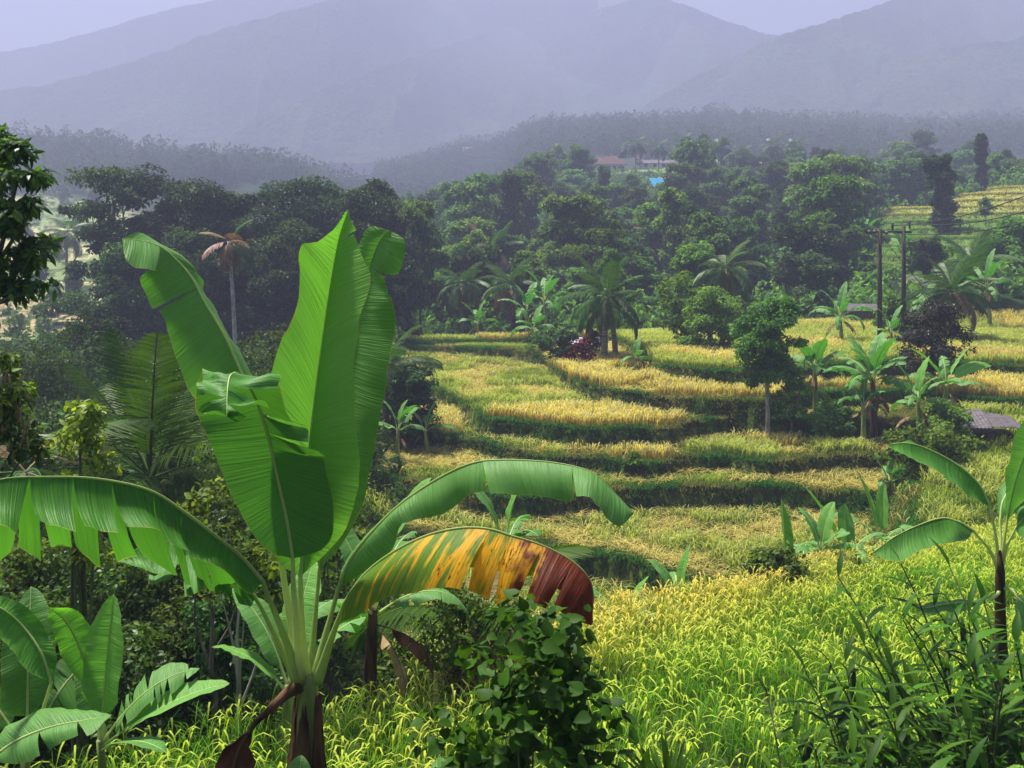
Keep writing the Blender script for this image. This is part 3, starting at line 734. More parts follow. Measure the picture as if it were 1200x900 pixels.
# dark low plants on the near corner of the paddy
a, X, Y = scatter(rng, 1700, 850, 1420, 5.0, 9.6); s_ = (rng.random(len(a)) < sm((a - 850) / 180)) & (Y < 5.0 + (a - 850) / 110)
mb = MB(); Zg = ground(X[s_], Y[s_]); n = int(s_.sum())
for k in range(22):
    th = rng.random(n) * 2 * math.pi; h = rng.random(n) * .55
    pos = np.stack([X[s_] + rng.normal(0, .14, n), Y[s_] + rng.normal(0, .14, n), Zg + h], 1)
    ax = nrm(np.stack([np.cos(th), np.sin(th), rng.normal(.1, .4, n)], 1)); nm = nrm(np.stack([rng.normal(0, .4, n), rng.normal(0, .4, n), np.ones(n)], 1))
    leaves(mb, pos, ax, nm, .06 + .05 * rng.random(n), .035 + .02 * rng.random(n), (rng.random(n) * .7)[:, None] * np.ones(3))
stuff(mb.build('undergrowth', M['thicket']), 'dark low weeds crowding under the broad-leaved stems beside the paddy', 'weeds')
# ---------------------------------------------------------------- trees, palms, shrubs, banana plants
def crown(mb, rng, blobs, nleaf, lsize, ncl=12, shape='diamond', ratio=.55, flat=1.0, droop=.15, tone=(0, 1)):
    """leaf clumps spread through uneven lobes"""
    vol = np.array([b[1][0] * b[1][1] * b[1][2] for b in blobs]) ** .67; vol /= vol.sum()
    for (c, r), v in zip(blobs, vol):
        c = np.array(c, float); r = np.array(r, float); nc = max(3, int(ncl * (.7 + .6 * rng.random())))
        nl = max(6, int(nleaf * v / nc))
        d = nrm(rng.normal(0, 1, (nc, 3))); d[:, 2] = np.where(d[:, 2] < -.35, -d[:, 2] * .6, d[:, 2])
        cc = c + d * r * (.45 + .6 * rng.random((nc, 1)) ** .7)
        cr = r.mean() * (.22 + .26 * rng.random(nc))
        ct = rng.random(nc)
        for k in range(nc):
            q = nrm(rng.normal(0, 1, (nl, 3))); rad = (.35 + .65 * rng.random((nl, 1)) ** .5)
            pos = cc[k] + q * rad * cr[k] * np.array([1.15, 1.15, .75 * flat])
            nm = nrm(q * .8 + np.array([0, 0, .75]) + rng.normal(0, .35, (nl, 3)))
            ax = nrm(np.cross(nm, rng.normal(0, 1, (nl, 3))) + q * .5 - np.array([0, 0, droop]))
            ls = lsize * (.65 + .7 * rng.random(nl))
            t = np.clip(tone[0] + (tone[1] - tone[0]) * (.35 * ct[k] + .65 * rng.random(nl) ** 2.0), 0, 1)
            leaves(mb, pos, ax, nm, ls, ls * ratio, t[:, None] * np.ones(3), shape)

def limbs(mb, rng, H, r0, targets, lean=(0, 0), z0=-.4, fork=.4):
    top = np.array([lean[0], lean[1], H * .8])
    k = np.linspace(0, 1, 8)[:, None]
    p = np.array([0, 0, z0]) * (1 - k) + top * k; p[1:-1, :2] += rng.normal(0, H * .008, (6, 2))
    tube(mb, p, r0 * (1 - .75 * k[:, 0]) * np.where(k[:, 0] == 0, 1.35, 1), 8)
    for t in targets:
        t = np.array(t, float); s = np.clip(fork * (.7 + .7 * rng.random()), .15, .9); st = np.array([0, 0, z0]) * (1 - s) + top * s
        m_ = (st + t) / 2 + np.array([0, 0, -.06 * H]) + rng.normal(0, .03 * H, 3)
        tube(mb, catmull([st, m_, t], 6), np.linspace(r0 * .42, r0 * .1, 6), 5, cap=False)

def tree(name, label, cat, seed, H, r0, blobs, nleaf, lsize, mat, bark='bark', loc=(0, 0, 0), group=None, lean=(0, 0), fork=.45, **kw):
    rng = np.random.default_rng(seed); root = thing(name, label, cat, loc, 0, group)
    mb = MB(); limbs(mb, rng, H, r0, [b[0] for b in blobs], lean, fork=fork); mb.build('trunk', M[bark], root)
    mb = MB(); crown(mb, rng, blobs, nleaf, lsize, **kw); mb.build('crown', M[mat], root)
    return root

def blobs_round(seed, H, R, n=7, base=.35):
    r = np.random.default_rng(seed); out = []
    for k in range(n):
        h = base + (1 - base) * (k + .5) / n; w = math.sin(min(1, (h - base) / (1 - base) * .58 + .24) * math.pi) ** .6
        th = k * 2.4 + r.random(); q = R * .45 * w * (.5 + .7 * r.random())
        s = R * (.42 + .22 * r.random()) * (w * .5 + .5)
        out.append(((math.cos(th) * q, math.sin(th) * q, H * h - s * .3), (s, s, s * (.62 + .2 * r.random()))))
    return out
def blobs_layer(seed, H, R, n=9, base=.3):
    r = np.random.default_rng(seed); out = []
    for k in range(n):
        h = base + (.94 - base) * (k / (n - 1)); th = k * 2.4 + r.random(); q = R * (.15 + .6 * r.random()) * (1.15 - .55 * (k / (n - 1)))
        s = R * (.30 + .2 * r.random())
        out.append(((math.cos(th) * q, math.sin(th) * q, H * h), (s * 1.3, s * 1.3, s * .38)))
    return out
def blobs_tall(seed, H, R, n=8, base=.18):
    r = np.random.default_rng(seed); out = []
    for k in range(n):
        h = base + (.95 - base) * (k / (n - 1)); th = r.random() * 6.28; q = R * .25
        s = R * (.62 + .25 * r.random())
        out.append(((math.cos(th) * q, math.sin(th) * q, H * h), (s, s, H * .09)))
    return out

# ---- banana plants
def blade(mb, mid, Lf, Rt, z01, tl=(), tr=(), m=5, bulge=.10, ripple=.006, rng=None, gap=.03, sag=0.0, crumple=0.0):
    """two half blades either side of the midrib, torn into strips where asked; mid/Lf/Rt are (n,3)"""
    n = len(mid); tan = nrm(np.gradient(mid, axis=0)); arc = np.concatenate([[0], np.cumsum(np.linalg.norm(np.diff(mid, axis=0), axis=1))])
    for edge, tears, sg in ((Lf, tl, 1), (Rt, tr, -1)):
        cut = [0.0] + sorted(t if isinstance(t, float) else t[0] for t in tears) + [1.0]
        gp = {0.0: 0, 1.0: 0}
        for t in tears: gp[t if isinstance(t, float) else t[0]] = gap if isinstance(t, float) else t[1]
        ph = rng.random() * 6
        for c0, c1 in zip(cut[:-1], cut[1:]):
            i0, i1 = int(round(c0 * (n - 1))), int(round(c1 * (n - 1)))
            if i1 <= i0: continue
            ix = np.arange(i0, i1 + 1); k = len(ix)
            md = mid[ix]; wob = 1 + .035 * (fbm(arc[ix] * 9 + ph * 7, ix * 0 + ph, 3, 3) - .5) * 2 + crumple * 4.5 * sm((z01[ix] - .66) / .12) * (fbm(arc[ix] * 11 + ph * 3, ix * 0 + ph, 5, 2) - .5) * 2
            ed = md + (edge[ix] - md) * wob[:, None]; hw = np.linalg.norm(ed - md, axis=1, keepdims=True)
            f = (ix - i0) / max(1, i1 - i0)
            ed = ed + tan[ix] * ((1 - f) ** 2 * gp[c0] - f ** 2 * gp[c1])[:, None]
            dr = (sag * rng.random()) if len(tears) else 0
            ed = ed - np.array([0, 0, 1.0]) * hw * dr + np.array([rng.normal(0, .02), rng.normal(0, .05), 0]) * (len(tears) > 0) * hw * 4
            nn = nrm(np.cross(tan[ix], nrm(ed - md))) * (1 if sg > 0 else -1)
            curl = (rng.normal(0, .10) if len(tears) else 0)
            V = np.zeros((k, m + 1, 3)); U = np.zeros((k, m + 1, 3))
            for j in range(m + 1):
                t = j / m
                rip = ripple * t ** 1.4 * np.sin(arc[ix] * 46 + ph + 3 * np.sin(arc[ix] * 9 + ph)) + ripple * 1.8 * t ** 1.3 * np.sin(arc[ix] * 17 + 2 * ph)
                if crumple: rip = rip + crumple * sm((z01[ix] - .6) / .12) * t ** .7 * (np.sin(arc[ix] * 31 + 4 * t + ph) + .7 * np.sin(arc[ix] * 13 - 5 * t + 2 * ph))
                cc = curl * hw[:, 0] * t ** 2 * (2 * f - 1)
                V[:, j] = md * (1 - t) + ed * t + nn * (bulge * hw[:, 0] * math.sin(math.pi * t) + rip * (hw[:, 0] > .02) + cc)[:, None]
                U[:, j, 0] = arc[ix] + .02 * t; U[:, j, 1] = sg * t; U[:, j, 2] = z01[ix]
            i = np.arange(k - 1)[:, None] * (m + 1); jj = np.arange(m)[None]
            Q = np.stack([i + jj, i + jj + 1, i + m + 2 + jj, i + m + 1 + jj], -1).reshape(-1, 4)
            if sg < 0: Q = Q[:, ::-1]
            mb.add(V.reshape(-1, 3), Q, None, .5, U.reshape(-1, 3))

def leaf_part(root, petiole, mid, Lf, Rt, mat='banana', rib='petiole', r0=.022, seed=0, label=None, base_k=.6, **kw):
    rng = np.random.default_rng(seed); n = len(mid)
    mb = MB(); blade(mb, mid, Lf, Rt, np.linspace(0, 1, n), rng=rng, **kw)
    lf = mb.build('leaf', M[mat], root)
    if label: lf['label'] = label
    mb = MB(); path = np.vstack([petiole, mid[1:]]) if petiole is not None else mid
    k = len(path); npz = len(petiole) if petiole is not None else 0
    rr = np.concatenate([r0 * (1 + base_k * np.linspace(1, 0, npz) ** 1.5), np.linspace(r0, r0 * .12, k - npz)])
    tube(mb, path, rr, 7, .5, flat=.8); mb.build('midrib', M[rib], lf)
    return lf

def hero_leaf(root, origin, petiole, mid, left, right, n=44, **kw):
    """leaf traced as three real curves: midrib and both edges, each point (column, row, depth)"""
    W = lambda L_: np.array([P(*q) for q in L_]) - np.array(origin)
    pm = catmull(W(petiole), 14); md = catmull(W(mid), n); lf = catmull(W(left), n); rt = catmull(W(right), n)
    pm[-1] = md[0]
    kw.setdefault('base_k', 1.7); return leaf_part(root, pm, md, lf, rt, **kw)

def gen_leaf(root, base, az, el, L, W, droop, seed, fold=.35, pet=.2, mat='banana', tears=0, rib='petiole', roll=0.0, r0=None, n=26):
    """a leaf grown from its stem: heading az (0 right, 90 away), elevation el, drooping along its length"""
    rng = np.random.default_rng(seed); s = np.linspace(0, 1, n + 8); ds = L / (n + 7)
    p = [np.array(base, float)]; hd = np.array([math.cos(az), math.sin(az), 0]); sd = np.array([-math.sin(az), math.cos(az), 0]); ups = []
    for q in s:
        e = el - droop * q ** 1.6; dr = hd * math.cos(e) + np.array([0, 0, 1]) * math.sin(e)
        ups.append(-hd * math.sin(e) + np.array([0, 0, 1]) * math.cos(e)); p.append(p[-1] + dr * ds)
    p = np.array(p[:-1]); ups = np.array(ups); k = int(len(p) * pet)
    md = p[k:]; up = ups[k:]; q = np.linspace(0, 1, len(md))
    w = W / 2 * np.minimum(1, (q / .14) ** .6) * np.minimum(1, np.maximum(0, (1 - q) / .38) ** .65); w = np.maximum(w, .002)
    fa = fold * (1 - .5 * q)
    sr = sd * math.cos(roll) + np.array([0, 0, 1]) * math.sin(roll)
    lf = md + (sr * np.cos(fa)[:, None] + up * np.sin(fa)[:, None]) * w[:, None]
    rt = md + (-sr * np.cos(fa)[:, None] + up * np.sin(fa)[:, None]) * w[:, None]
    tl = sorted(rng.random(tears) * .8 + .12) if tears else (); tr = sorted(rng.random(tears) * .8 + .12) if tears else ()
    return leaf_part(root, p[:k + 1], md, lf, rt, mat=mat, rib=rib, r0=r0 or W * .035, seed=seed, tl=list(map(float, tl)), tr=list(map(float, tr)), bulge=.07, ripple=W * .012, gap=W * .06, sag=.35, m=3)

def banana_plant(name, label, loc, seed, H, r, nl, L, W, group=None, mats=('banana', 'banana_pale', 'banana_deep'), spread=(1.45, .35), leaflist=None, stem='stem', rz=0, dead=0):
    rng = np.random.default_rng(seed); root = thing(name, label, 'banana plant', loc, rz, group)
    mb = MB(); k = np.linspace(0, 1, 8); bend = rng.normal(0, .04, 2) * H
    pts = np.stack([bend[0] * k ** 2, bend[1] * k ** 2, -.3 + (H + .3) * k], 1)
    tube(mb, pts, r * (1.25 - .7 * k), 9); mb.build('pseudostem', M[stem], root)
    top = pts[-1]
    if leaflist is None:
        leaflist = []
        for i in range(nl):
            u = i / max(1, nl - 1); leaflist.append((math.radians(137.5 * i + rng.random() * 50), spread[0] + (spread[1] - spread[0]) * u + rng.normal(0, .08), .75 + .35 * rng.random(), .5 + 1.5 * u + .3 * rng.random()))
    for i, q in enumerate(leaflist):
        az, el, ls, dr = q[:4]; mt = q[4] if len(q) > 4 else mats[0 if i == 0 and len(mats) == 1 else (1 if i < 1 and len(mats) > 1 else (0 if rng.random() < .6 else -1))]
        b = top + np.array([math.cos(az), math.sin(az), 0]) * r * .3 - np.array([0, 0, .10 * H * i / max(1, len(leaflist))])
        gen_leaf(root, b, az, el, L * ls, W * (.85 + .3 * rng.random()), dr, seed * 31 + i, fold=(.5 - .9 * min(1, dr / 2)), mat=mt, tears=0 if dr < 1.0 else int(2 + 5 * rng.random()), roll=rng.normal(0, .25))
    if dead:
        for i in range(dead):
            az = rng.random() * 6.28; b = top + np.array([math.cos(az), math.sin(az), 0]) * r * .4 - np.array([0, 0, (.12 + .15 * rng.random()) * H])
            lf = gen_leaf(root, b, az, -.2, min(L * .65, H * .75), W * .5, 1.5, seed * 57 + i, fold=-1.0, mat='banana', rib='sheath', tears=3)
            lf.data.materials.clear(); lf.data.materials.append(M['deadleaf' if i % 2 else 'drydead']); lf['label'] = 'dead brown hanging leaf'
    return root

# ---- palms
def frond_mesh(seed, L, npair, el, droop, lw, llen, hang=.5, seg=10):
    """one feather leaf along +X: arching rachis with hanging leaflets"""
    rng = np.random.default_rng(seed); mb = MB(); s = np.linspace(0, 1, seg * 2); ds = L / (len(s) - 1)
    p = [np.zeros(3)]; e = el
    for q in s[:-1]:
        e = el - droop * q ** 1.4; p.append(p[-1] + np.array([math.cos(e), 0, math.sin(e)]) * ds)
    p = np.array(p); tube(mb, p, np.linspace(L * .009, L * .0018, len(p)), 5, .8, cap=False)
    q = np.linspace(.16, .995, npair); pos = np.stack([np.interp(q, s, p[:, k]) for k in range(3)], 1)
    tan = nrm(np.stack([np.interp(q, s, np.gradient(p[:, k])) for k in range(3)], 1))
    for sg in (1, -1):
        n = npair; ll = llen * np.sin(np.clip(q * .92 + .08, 0, 1) * math.pi) ** .5 * (.85 + .3 * rng.random(n)) + .06 * llen
        ax = nrm(tan * .55 + np.array([0, sg, 0]) * .9 + np.array([0, 0, 1]) * (.12 - hang * .5 * rng.random(n)[:, None]))
        side = nrm(np.cross(ax, np.array([0, 0, 1.0])))
        t = (.25 + .6 * rng.random(n))
        V = []
        for k, (f, w) in enumerate(((0, .5), (.45, 1), (1, .1))):
            c = pos + ax * (ll * f)[:, None] - np.array([0, 0, 1]) * (ll * f * f * hang)[:, None]
            V += [c + side * lw * w / 2, c - side * lw * w / 2]
        V = np.stack(V, 1); b = (np.arange(n) * 6)[:, None, None]
        mb.add(V.reshape(-1, 3), (b + np.array([(0, 1, 3, 2), (2, 3, 5, 4)])[None]).reshape(-1, 4), None, np.repeat(t, 6)[:, None] * np.ones(3), smooth=False)
    return mb.mesh('frond')

def palm(name, label, loc, seed, H, r, L, nf, mats=('palm',), lean=(0, 0), nuts=0, els=(1.35, -.5), group=None, rz=0, npair=42, llen=.28, dry=0, lw=.05, cat='palm tree', drp=(1.0, .9), trunk='palmbark'):
    rng = np.random.default_rng(seed); root = thing(name, label, cat, loc, rz, group)
    mb = MB(); k = np.linspace(0, 1, 12); pts = np.stack([lean[0] * k ** 1.6, lean[1] * k ** 1.6, -.4 + (H + .4) * k], 1)
    tube(mb, pts, r * (1.3 - .5 * k ** .5) * (1 + .05 * np.sin(k * 90)), 9); mb.build('trunk', M[trunk], root)
    top = Vector(pts[-1]); var = []
    for v in range(5):
        var.append((frond_mesh(seed * 7 + v, L, npair, 0, drp[0] + drp[1] * v / 4, lw, L * llen, .35 + .12 * v), None))
    for i in range(nf):
        u = (i + .5) / nf; el = els[0] + (els[1] - els[0]) * u ** .8 + rng.normal(0, .07); v = min(4, int(u * 5))
        me = var[v][0]
        mt = M['palmdry'] if i >= nf - dry else M[mats[i % len(mats)]]
        if me.materials and me.materials[0] != mt: me = me.copy(); me.materials.clear()
        if not me.materials: me.materials.append(mt)
        f = link('frond', me, root); f.location = top; s_ = .8 + .3 * rng.random()
        f.scale = (s_,) * 3; f.rotation_euler = (rng.normal(0, .15), -el, math.radians(137.5 * i + 30 * rng.random()))
    for i in range(nuts):
        th = i * 2.1; b = MB(); t = np.linspace(0, 1, 7); c = np.array(top) + np.array([math.cos(th) * r * 1.6, math.sin(th) * r * 1.6, -.12 - .1 * (i % 2)])
        tube(b, c + np.array([0, 0, 1]) * (t[:, None] - .5) * .24, .10 * np.sin(np.clip(t * math.pi, .15, 2.99)) ** .7, 8); b.build('coconut', M['coconut'], root)
    return root

# ---- shrubs and leafy stems
def shrub(name, label, loc, seed, H, R, nleaf, lsize, mat, group=None, shape='leaf', nst=6, cat='shrub', ratio=.5, base=.1, ncl=12, nb=8, tone=(0, 1), stemmat='twig', rs=.022, lean=(0, 0)):
    rng = np.random.default_rng(seed); root = thing(name, label, cat, loc, 0, group); blobs = []
    for k in range(nb):
        h = base + (.9 - base) * (k + .5) / nb; th = k * 2.4 + rng.random(); w = math.sin(min(1, h * .75 + .28) * math.pi) ** .7
        q = R * .62 * w * (.4 + .7 * rng.random()); s = R * (.38 + .2 * rng.random())
        blobs.append(((math.cos(th) * q + lean[0] * h, math.sin(th) * q + lean[1] * h, H * h), (s, s, min(s, H * .22))))
    mb = MB()
    for k in range(nst):
        b = blobs[int(rng.integers(len(blobs) // 2, len(blobs)))][0]; th = rng.random() * 6.28
        st = np.array([math.cos(th) * R * .12, math.sin(th) * R * .12, -.15]); e_ = np.array(b); md_ = (st + e_) / 2 + np.array([math.cos(th), math.sin(th), 0]) * R * .1
        tube(mb, catmull([st, md_, e_], 7), np.linspace(rs, rs * .35, 7), 5, cap=False)
    mb.build('stems', M[stemmat], root)
    mb = MB(); crown(mb, rng, blobs, nleaf, lsize, ncl, shape, ratio, tone=tone); mb.build('foliage', M[mat], root)
    return root

def lance_plant(name, label, loc, seed, H, nst, nl, L, W, mat='ginger', group=None, spread=.35, cat='leafy plant', nod=.35, el=.75):
    """upright stems carrying long pointed leaves in two ranks"""
    rng = np.random.default_rng(seed); root = thing(name, label, cat, loc, 0, group); ms = MB(); ml = MB()
    for k in range(nst):
        th = rng.random() * 6.28; h = H * (.7 + .35 * rng.random()); out_ = spread * h * (.3 + .7 * rng.random())
        t = np.linspace(0, 1, 9); b0 = np.array([math.cos(th), math.sin(th), 0]) * .06 * nst * rng.random()
        p = b0 + np.stack([math.cos(th) * out_ * t ** 2, math.sin(th) * out_ * t ** 2, -.1 + (h + .1) * (t - nod * .3 * t ** 3)], 1)
        tube(ms, p, np.linspace(.013, .004, 9) * (H / 1.3) ** .5, 5, cap=False)
        q = np.linspace(.22, 1, nl); pos = np.stack([np.interp(q, t, p[:, c]) for c in range(3)], 1)
        pa = rng.random() * 3.14
        an = pa + np.where(np.arange(nl) % 2 == 0, 0, math.pi) + rng.normal(0, .3, nl)
        e_ = el - .5 * (1 - q) + rng.normal(0, .15, nl); e_[-1] = 1.2
        ax = np.stack([np.cos(an) * np.cos(e_), np.sin(an) * np.cos(e_), np.sin(e_)], 1)
        nm = np.stack([-np.cos(an) * np.sin(e_), -np.sin(an) * np.sin(e_), np.cos(e_)], 1)
        ls = L * (.65 + .5 * np.sin(q * 2.6)) * (.85 + .3 * rng.random(nl))
        tn = np.clip(rng.random(nl) ** 1.5 + .25 * (q > .85), 0, 1)
        leaves(ml, pos, ax, nm, ls, W * (.8 + .4 * rng.random(nl)), tn[:, None] * np.ones(3), 'lance', fold=.25, curl=.38)
    ms.build('stems', M['twig'], root); ml.build('foliage', M[mat], root)
    return root
# ================================================================ placing every thing
R_ = math.radians
# ---- the large banana plant by the near paddy
O = Vector((P(360, 0, 7.5)[0], 7.5, gz(P(360, 0, 7.5)[0], 7.5)))
hero = thing('banana_plant', 'large banana plant with one half yellow and brown withering leaf, standing in the near paddy', 'banana plant', O)
W_ = lambda L_: np.array([P(*q) for q in L_]) - np.array(O)
mb = MB(); st_ = W_([(357,1096,7.5),(358,1010,7.5),(359,940,7.5),(359,900,7.5),(360,860,7.5),(361,825,7.5),(361,806,7.5),(361,794,7.5),(360,786,7.5)]); st_[0][2] = -.2
tube(mb, st_, [.15,.14,.125,.112,.095,.078,.070,.055,.02], 14); mb.build('pseudostem', M['stem'], hero)
rng = np.random.default_rng(3)
for k in range(17):      # dry sheaths clasping the stem
    mb = MB(); th0 = -1.57 + (k - 8) * 1.05 + rng.normal(0, .15); wd = .38 + .3 * rng.random(); z1 = 1.42 + .30 * rng.random(); z0 = z1 - .65 - .5 * rng.random()
    nz_ = 12; rows = []
    for i in range(nz_):
        f = i / (nz_ - 1); z = z0 + (z1 - z0) * f; cx = np.interp(z, st_[:, 2], st_[:, 0]); rr = np.interp(z, st_[:, 2], [.15,.14,.125,.112,.095,.078,.070,.065,.06]) + .008 + .004 * (k % 3) + .03 * (1 - f) ** 3
        ww = wd * (1 - .55 * f ** 3)
        for j in range(7):
            th = th0 + (j / 6 - .5) * 2 * ww; r2 = rr + .006 * math.sin(i * 1.9 + j * 2.3 + k)
            rows.append((cx + math.cos(th) * r2, math.sin(th) * r2, z + .055 * math.sin(j * 2.1 + k * 1.7) * (1 if i in (0, nz_ - 1) else .25)))
    i = np.arange(nz_ - 1)[:, None] * 7; j = np.arange(6)[None]
    mb.add(np.array(rows), np.stack([i + j, i + j + 1, i + 8 + j, i + 7 + j], -1).reshape(-1, 4)); mb.build('dry_sheath', M['sheath'], hero)
o3 = tuple(O)
hero_leaf(hero, o3, [(362,800,7.6),(368,740,7.65),(374,672,7.7)],
  [(374,670,7.7),(385,600,7.72),(395,520,7.75),(408,440,7.78),(420,373,7.8),(432,320,7.8),(440,295,7.78),(447,280,7.74),(456,270,7.7)],
  [(374,670,7.7),(360,600,7.75),(360,520,7.8),(375,440,7.82),(395,373,7.85),(410,322,7.85),(418,292,7.83),(432,266,7.8),(456,270,7.7)],
  [(374,670,7.7),(412,612,7.6),(433,530,7.58),(448,450,7.6),(460,368,7.65),(449,326,7.7),(470,321,7.6),(474,285,7.6),(456,270,7.7)],
  mat='banana', rib='petiole_dark', seed=2, tr=[(.66, .01)], bulge=.08, r0=.013, label='upright leaf partly hidden, its top flopping sideways')
hero_leaf(hero, o3, [(360,800,7.5),(354,745,7.48),(352,676,7.45)],
  [(352,676,7.45),(357,620,7.45),(360,560,7.46),(364,510,7.47),(371,450,7.48),(379,390,7.5),(388,330,7.5),(397,280,7.48),(408,246,7.42)],
  [(352,676,7.45),(322,652,7.38),(311,590,7.3),(310,530,7.28),(315,460,7.28),(329,400,7.32),(347,364,7.36),(351,320,7.36),(352,289,7.33),(373,283,7.36),(395,263,7.4),(408,246,7.42)],
  [(352,676,7.45),(388,640,7.4),(410,600,7.32),(418,540,7.28),(414,470,7.27),(415,415,7.27),(422,372,7.27),(435,325,7.27),(422,290,7.36),(412,262,7.4),(408,246,7.42)],
  mat='banana_pale', seed=1, bulge=.07, r0=.017, ripple=.004, tr=[(.86, .015)], label='tall upright fresh leaf, the palest and highest')
hero_leaf(hero, o3, [(350,795,7.55),(342,740,7.65),(330,660,7.7),(315,560,7.75),(297,468,7.8)],
  [(297,468,7.8),(285,442,7.8),(263,393,7.8),(240,355,7.8),(223,323,7.8),(200,298,7.75),(183,287,7.7),(160,281,7.6),(143,280,7.5)],
  [(297,468,7.8),(235,470,7.7),(214,438,7.65),(194,378,7.62),(183,353,7.6),(172,328,7.55),(182,316,7.5),(150,309,7.4),(143,280,7.5)],
  [(297,468,7.8),(302,452,7.9),(274,402,7.95),(254,367,7.95),(238,336,7.95),(233,313,7.93),(205,294,7.9),(170,276,7.75),(143,280,7.5)],
  mat='banana', rib='petiole', seed=3, tl=[(.44, .0), (.72, .0)], tr=[(.55, .03)], bulge=.06, r0=.013, sag=.0, label='bent leaf leaning away, torn into three flaps')
hero_leaf(hero, o3, [(352,800,7.45),(348,740,7.4),(344,690,7.36),(343,655,7.33)],
  [(343,655,7.33),(336,610,7.3),(325,560,7.26),(314,510,7.2),(300,468,7.12),(287,446,7.02),(277,437,6.92),(270,440,6.82),(267,452,6.72),(266,470,6.63),(266,488,6.56)],
  [(343,655,7.33),(300,640,7.2),(262,585,7.1),(235,525,7.0),(219,492,6.97),(214,478,6.95),(219,456,6.92),(229,440,6.88),(227,443,6.80),(224,462,6.68),(238,482,6.6),(266,488,6.56)],
  [(343,655,7.33),(376,640,7.3),(383,600,7.22),(374,545,7.14),(366,506,7.1),(342,490,7.06),(330,466,7.0),(320,447,6.92),(318,443,6.84),(323,455,6.76),(316,474,6.66),(292,486,6.6),(266,488,6.56)],
  mat='banana_front', rib='petiole', seed=4, n=60, tl=[(.87, .035)], tr=[(.27, .012), (.31, .015), (.35, .015), (.79, .03), (.91, .03)], bulge=.05, r0=.014, sag=.02, crumple=.034, label='broad front leaf with its tip folded over towards the viewer')
hero_leaf(hero, o3, [(348,800,7.5),(330,760,7.5),(302,704,7.5)],
  [(300,702,7.5),(282,675,7.5),(262,655,7.5),(235,640,7.5),(200,634,7.5),(165,642,7.45),(135,657,7.4)],
  [(300,702,7.5),(285,682,7.7),(265,668,7.8),(238,658,7.8),(205,652,7.8),(165,660,7.7),(135,657,7.4)],
  [(300,702,7.5),(290,706,7.36),(262,690,7.25),(236,686,7.2),(205,674,7.2),(168,672,7.2),(135,657,7.4)],
  mat='banana_deep', rib='petiole_dark', seed=8, tl=[.3, .5, .7], tr=[.25, .45, .6, .8], bulge=.1, r0=.014, sag=.2, label='dark narrow leaf drooping below the long torn one')
hero_leaf(hero, o3, [(352,800,7.45),(335,750,7.4),(308,684,7.28)],
  [(308,682,7.28),(285,655,7.25),(260,634,7.2),(213,598,7.1),(173,574,7.0),(113,561,6.9),(50,559,6.75),(0,562,6.6),(-60,580,6.45),(-110,610,6.35)],
  [(308,682,7.28),(306,684,7.42),(280,682,7.46),(245,674,7.4),(210,660,7.35),(140,648,7.25),(75,640,7.15),(15,648,7.0),(-50,658,6.8),(-110,612,6.35)],
  [(308,682,7.28),(295,697,7.1),(255,668,7.0),(215,652,6.85),(185,627,6.75),(120,622,6.6),(55,614,6.5),(5,616,6.4),(-60,644,6.3),(-110,612,6.35)],
  mat='banana_deep', rib='petiole_dark', seed=5, n=64, tl=[(.2,.02),(.28,.03),(.36,.02),(.42,.03),(.5,.03),(.56,.02),(.62,.03),(.68,.03),(.74,.03),(.82,.03),(.9,.03)],
  tr=[(.24,.008),(.33,.012),(.43,.014),(.52,.012),(.60,.016),(.70,.016),(.78,.02),(.88,.02)], bulge=.13, r0=.016, sag=.05, label='long arching leaf torn into hanging strips')
hero_leaf(hero, o3, [(368,800,7.5),(380,750,7.55),(396,692,7.6)],
  [(396,690,7.6),(412,655,7.6),(433,627,7.6),(467,593,7.6),(510,563,7.55),(550,544,7.5),(587,539,7.45),(647,542,7.35),(693,553,7.25),(720,577,7.2),(743,602,7.15)],
  [(396,690,7.6),(414,664,7.8),(442,642,7.85),(475,609,7.85),(515,582,7.8),(552,566,7.75),(590,562,7.7),(650,562,7.6),(690,573,7.5),(715,590,7.35),(743,602,7.15)],
  [(396,690,7.6),(420,674,7.5),(448,652,7.4),(472,615,7.4),(515,606,7.38),(550,583,7.36),(597,577,7.32),(655,584,7.22),(688,584,7.12),(722,612,7.1),(743,602,7.15)],
  mat='banana', rib='petiole_dark', seed=6, n=56, tr=[(.55,.01),(.74,.02)], tl=[.5,.7], bulge=.14, ripple=.008, r0=.015, label='arching green leaf above the withering one')
hero_leaf(hero, o3, [(372,800,7.45),(388,750,7.4),(403,709,7.33)],
  [(403,708,7.33),(427,674,7.3),(460,648,7.25),(500,628,7.2),(540,619,7.15),(573,620,7.1),(600,628,7.05),(633,638,7.0),(667,655,6.95),(687,673,6.9),(695,694,6.88),(693,733,6.85)],
  [(403,708,7.33),(420,700,7.5),(455,690,7.55),(490,675,7.5),(530,668,7.45),(570,668,7.4),(600,672,7.35),(630,680,7.25),(660,692,7.15),(680,702,7.05),(690,715,6.98),(693,733,6.85)],
  [(403,708,7.33),(400,730,7.2),(430,716,7.1),(466,700,7.0),(510,694,6.95),(548,692,6.9),(582,706,6.88),(612,700,6.85),(640,704,6.82),(664,714,6.8),(682,726,6.8),(693,733,6.85)],
  mat='banana_dying', rib='petiole_dark', seed=7, n=60, tr=[(.46,.008),(.55,.02),(.64,.015),(.75,.02)], bulge=.12, ripple=.008, r0=.015, label='withering leaf, yellow turning dark brown at its tip')
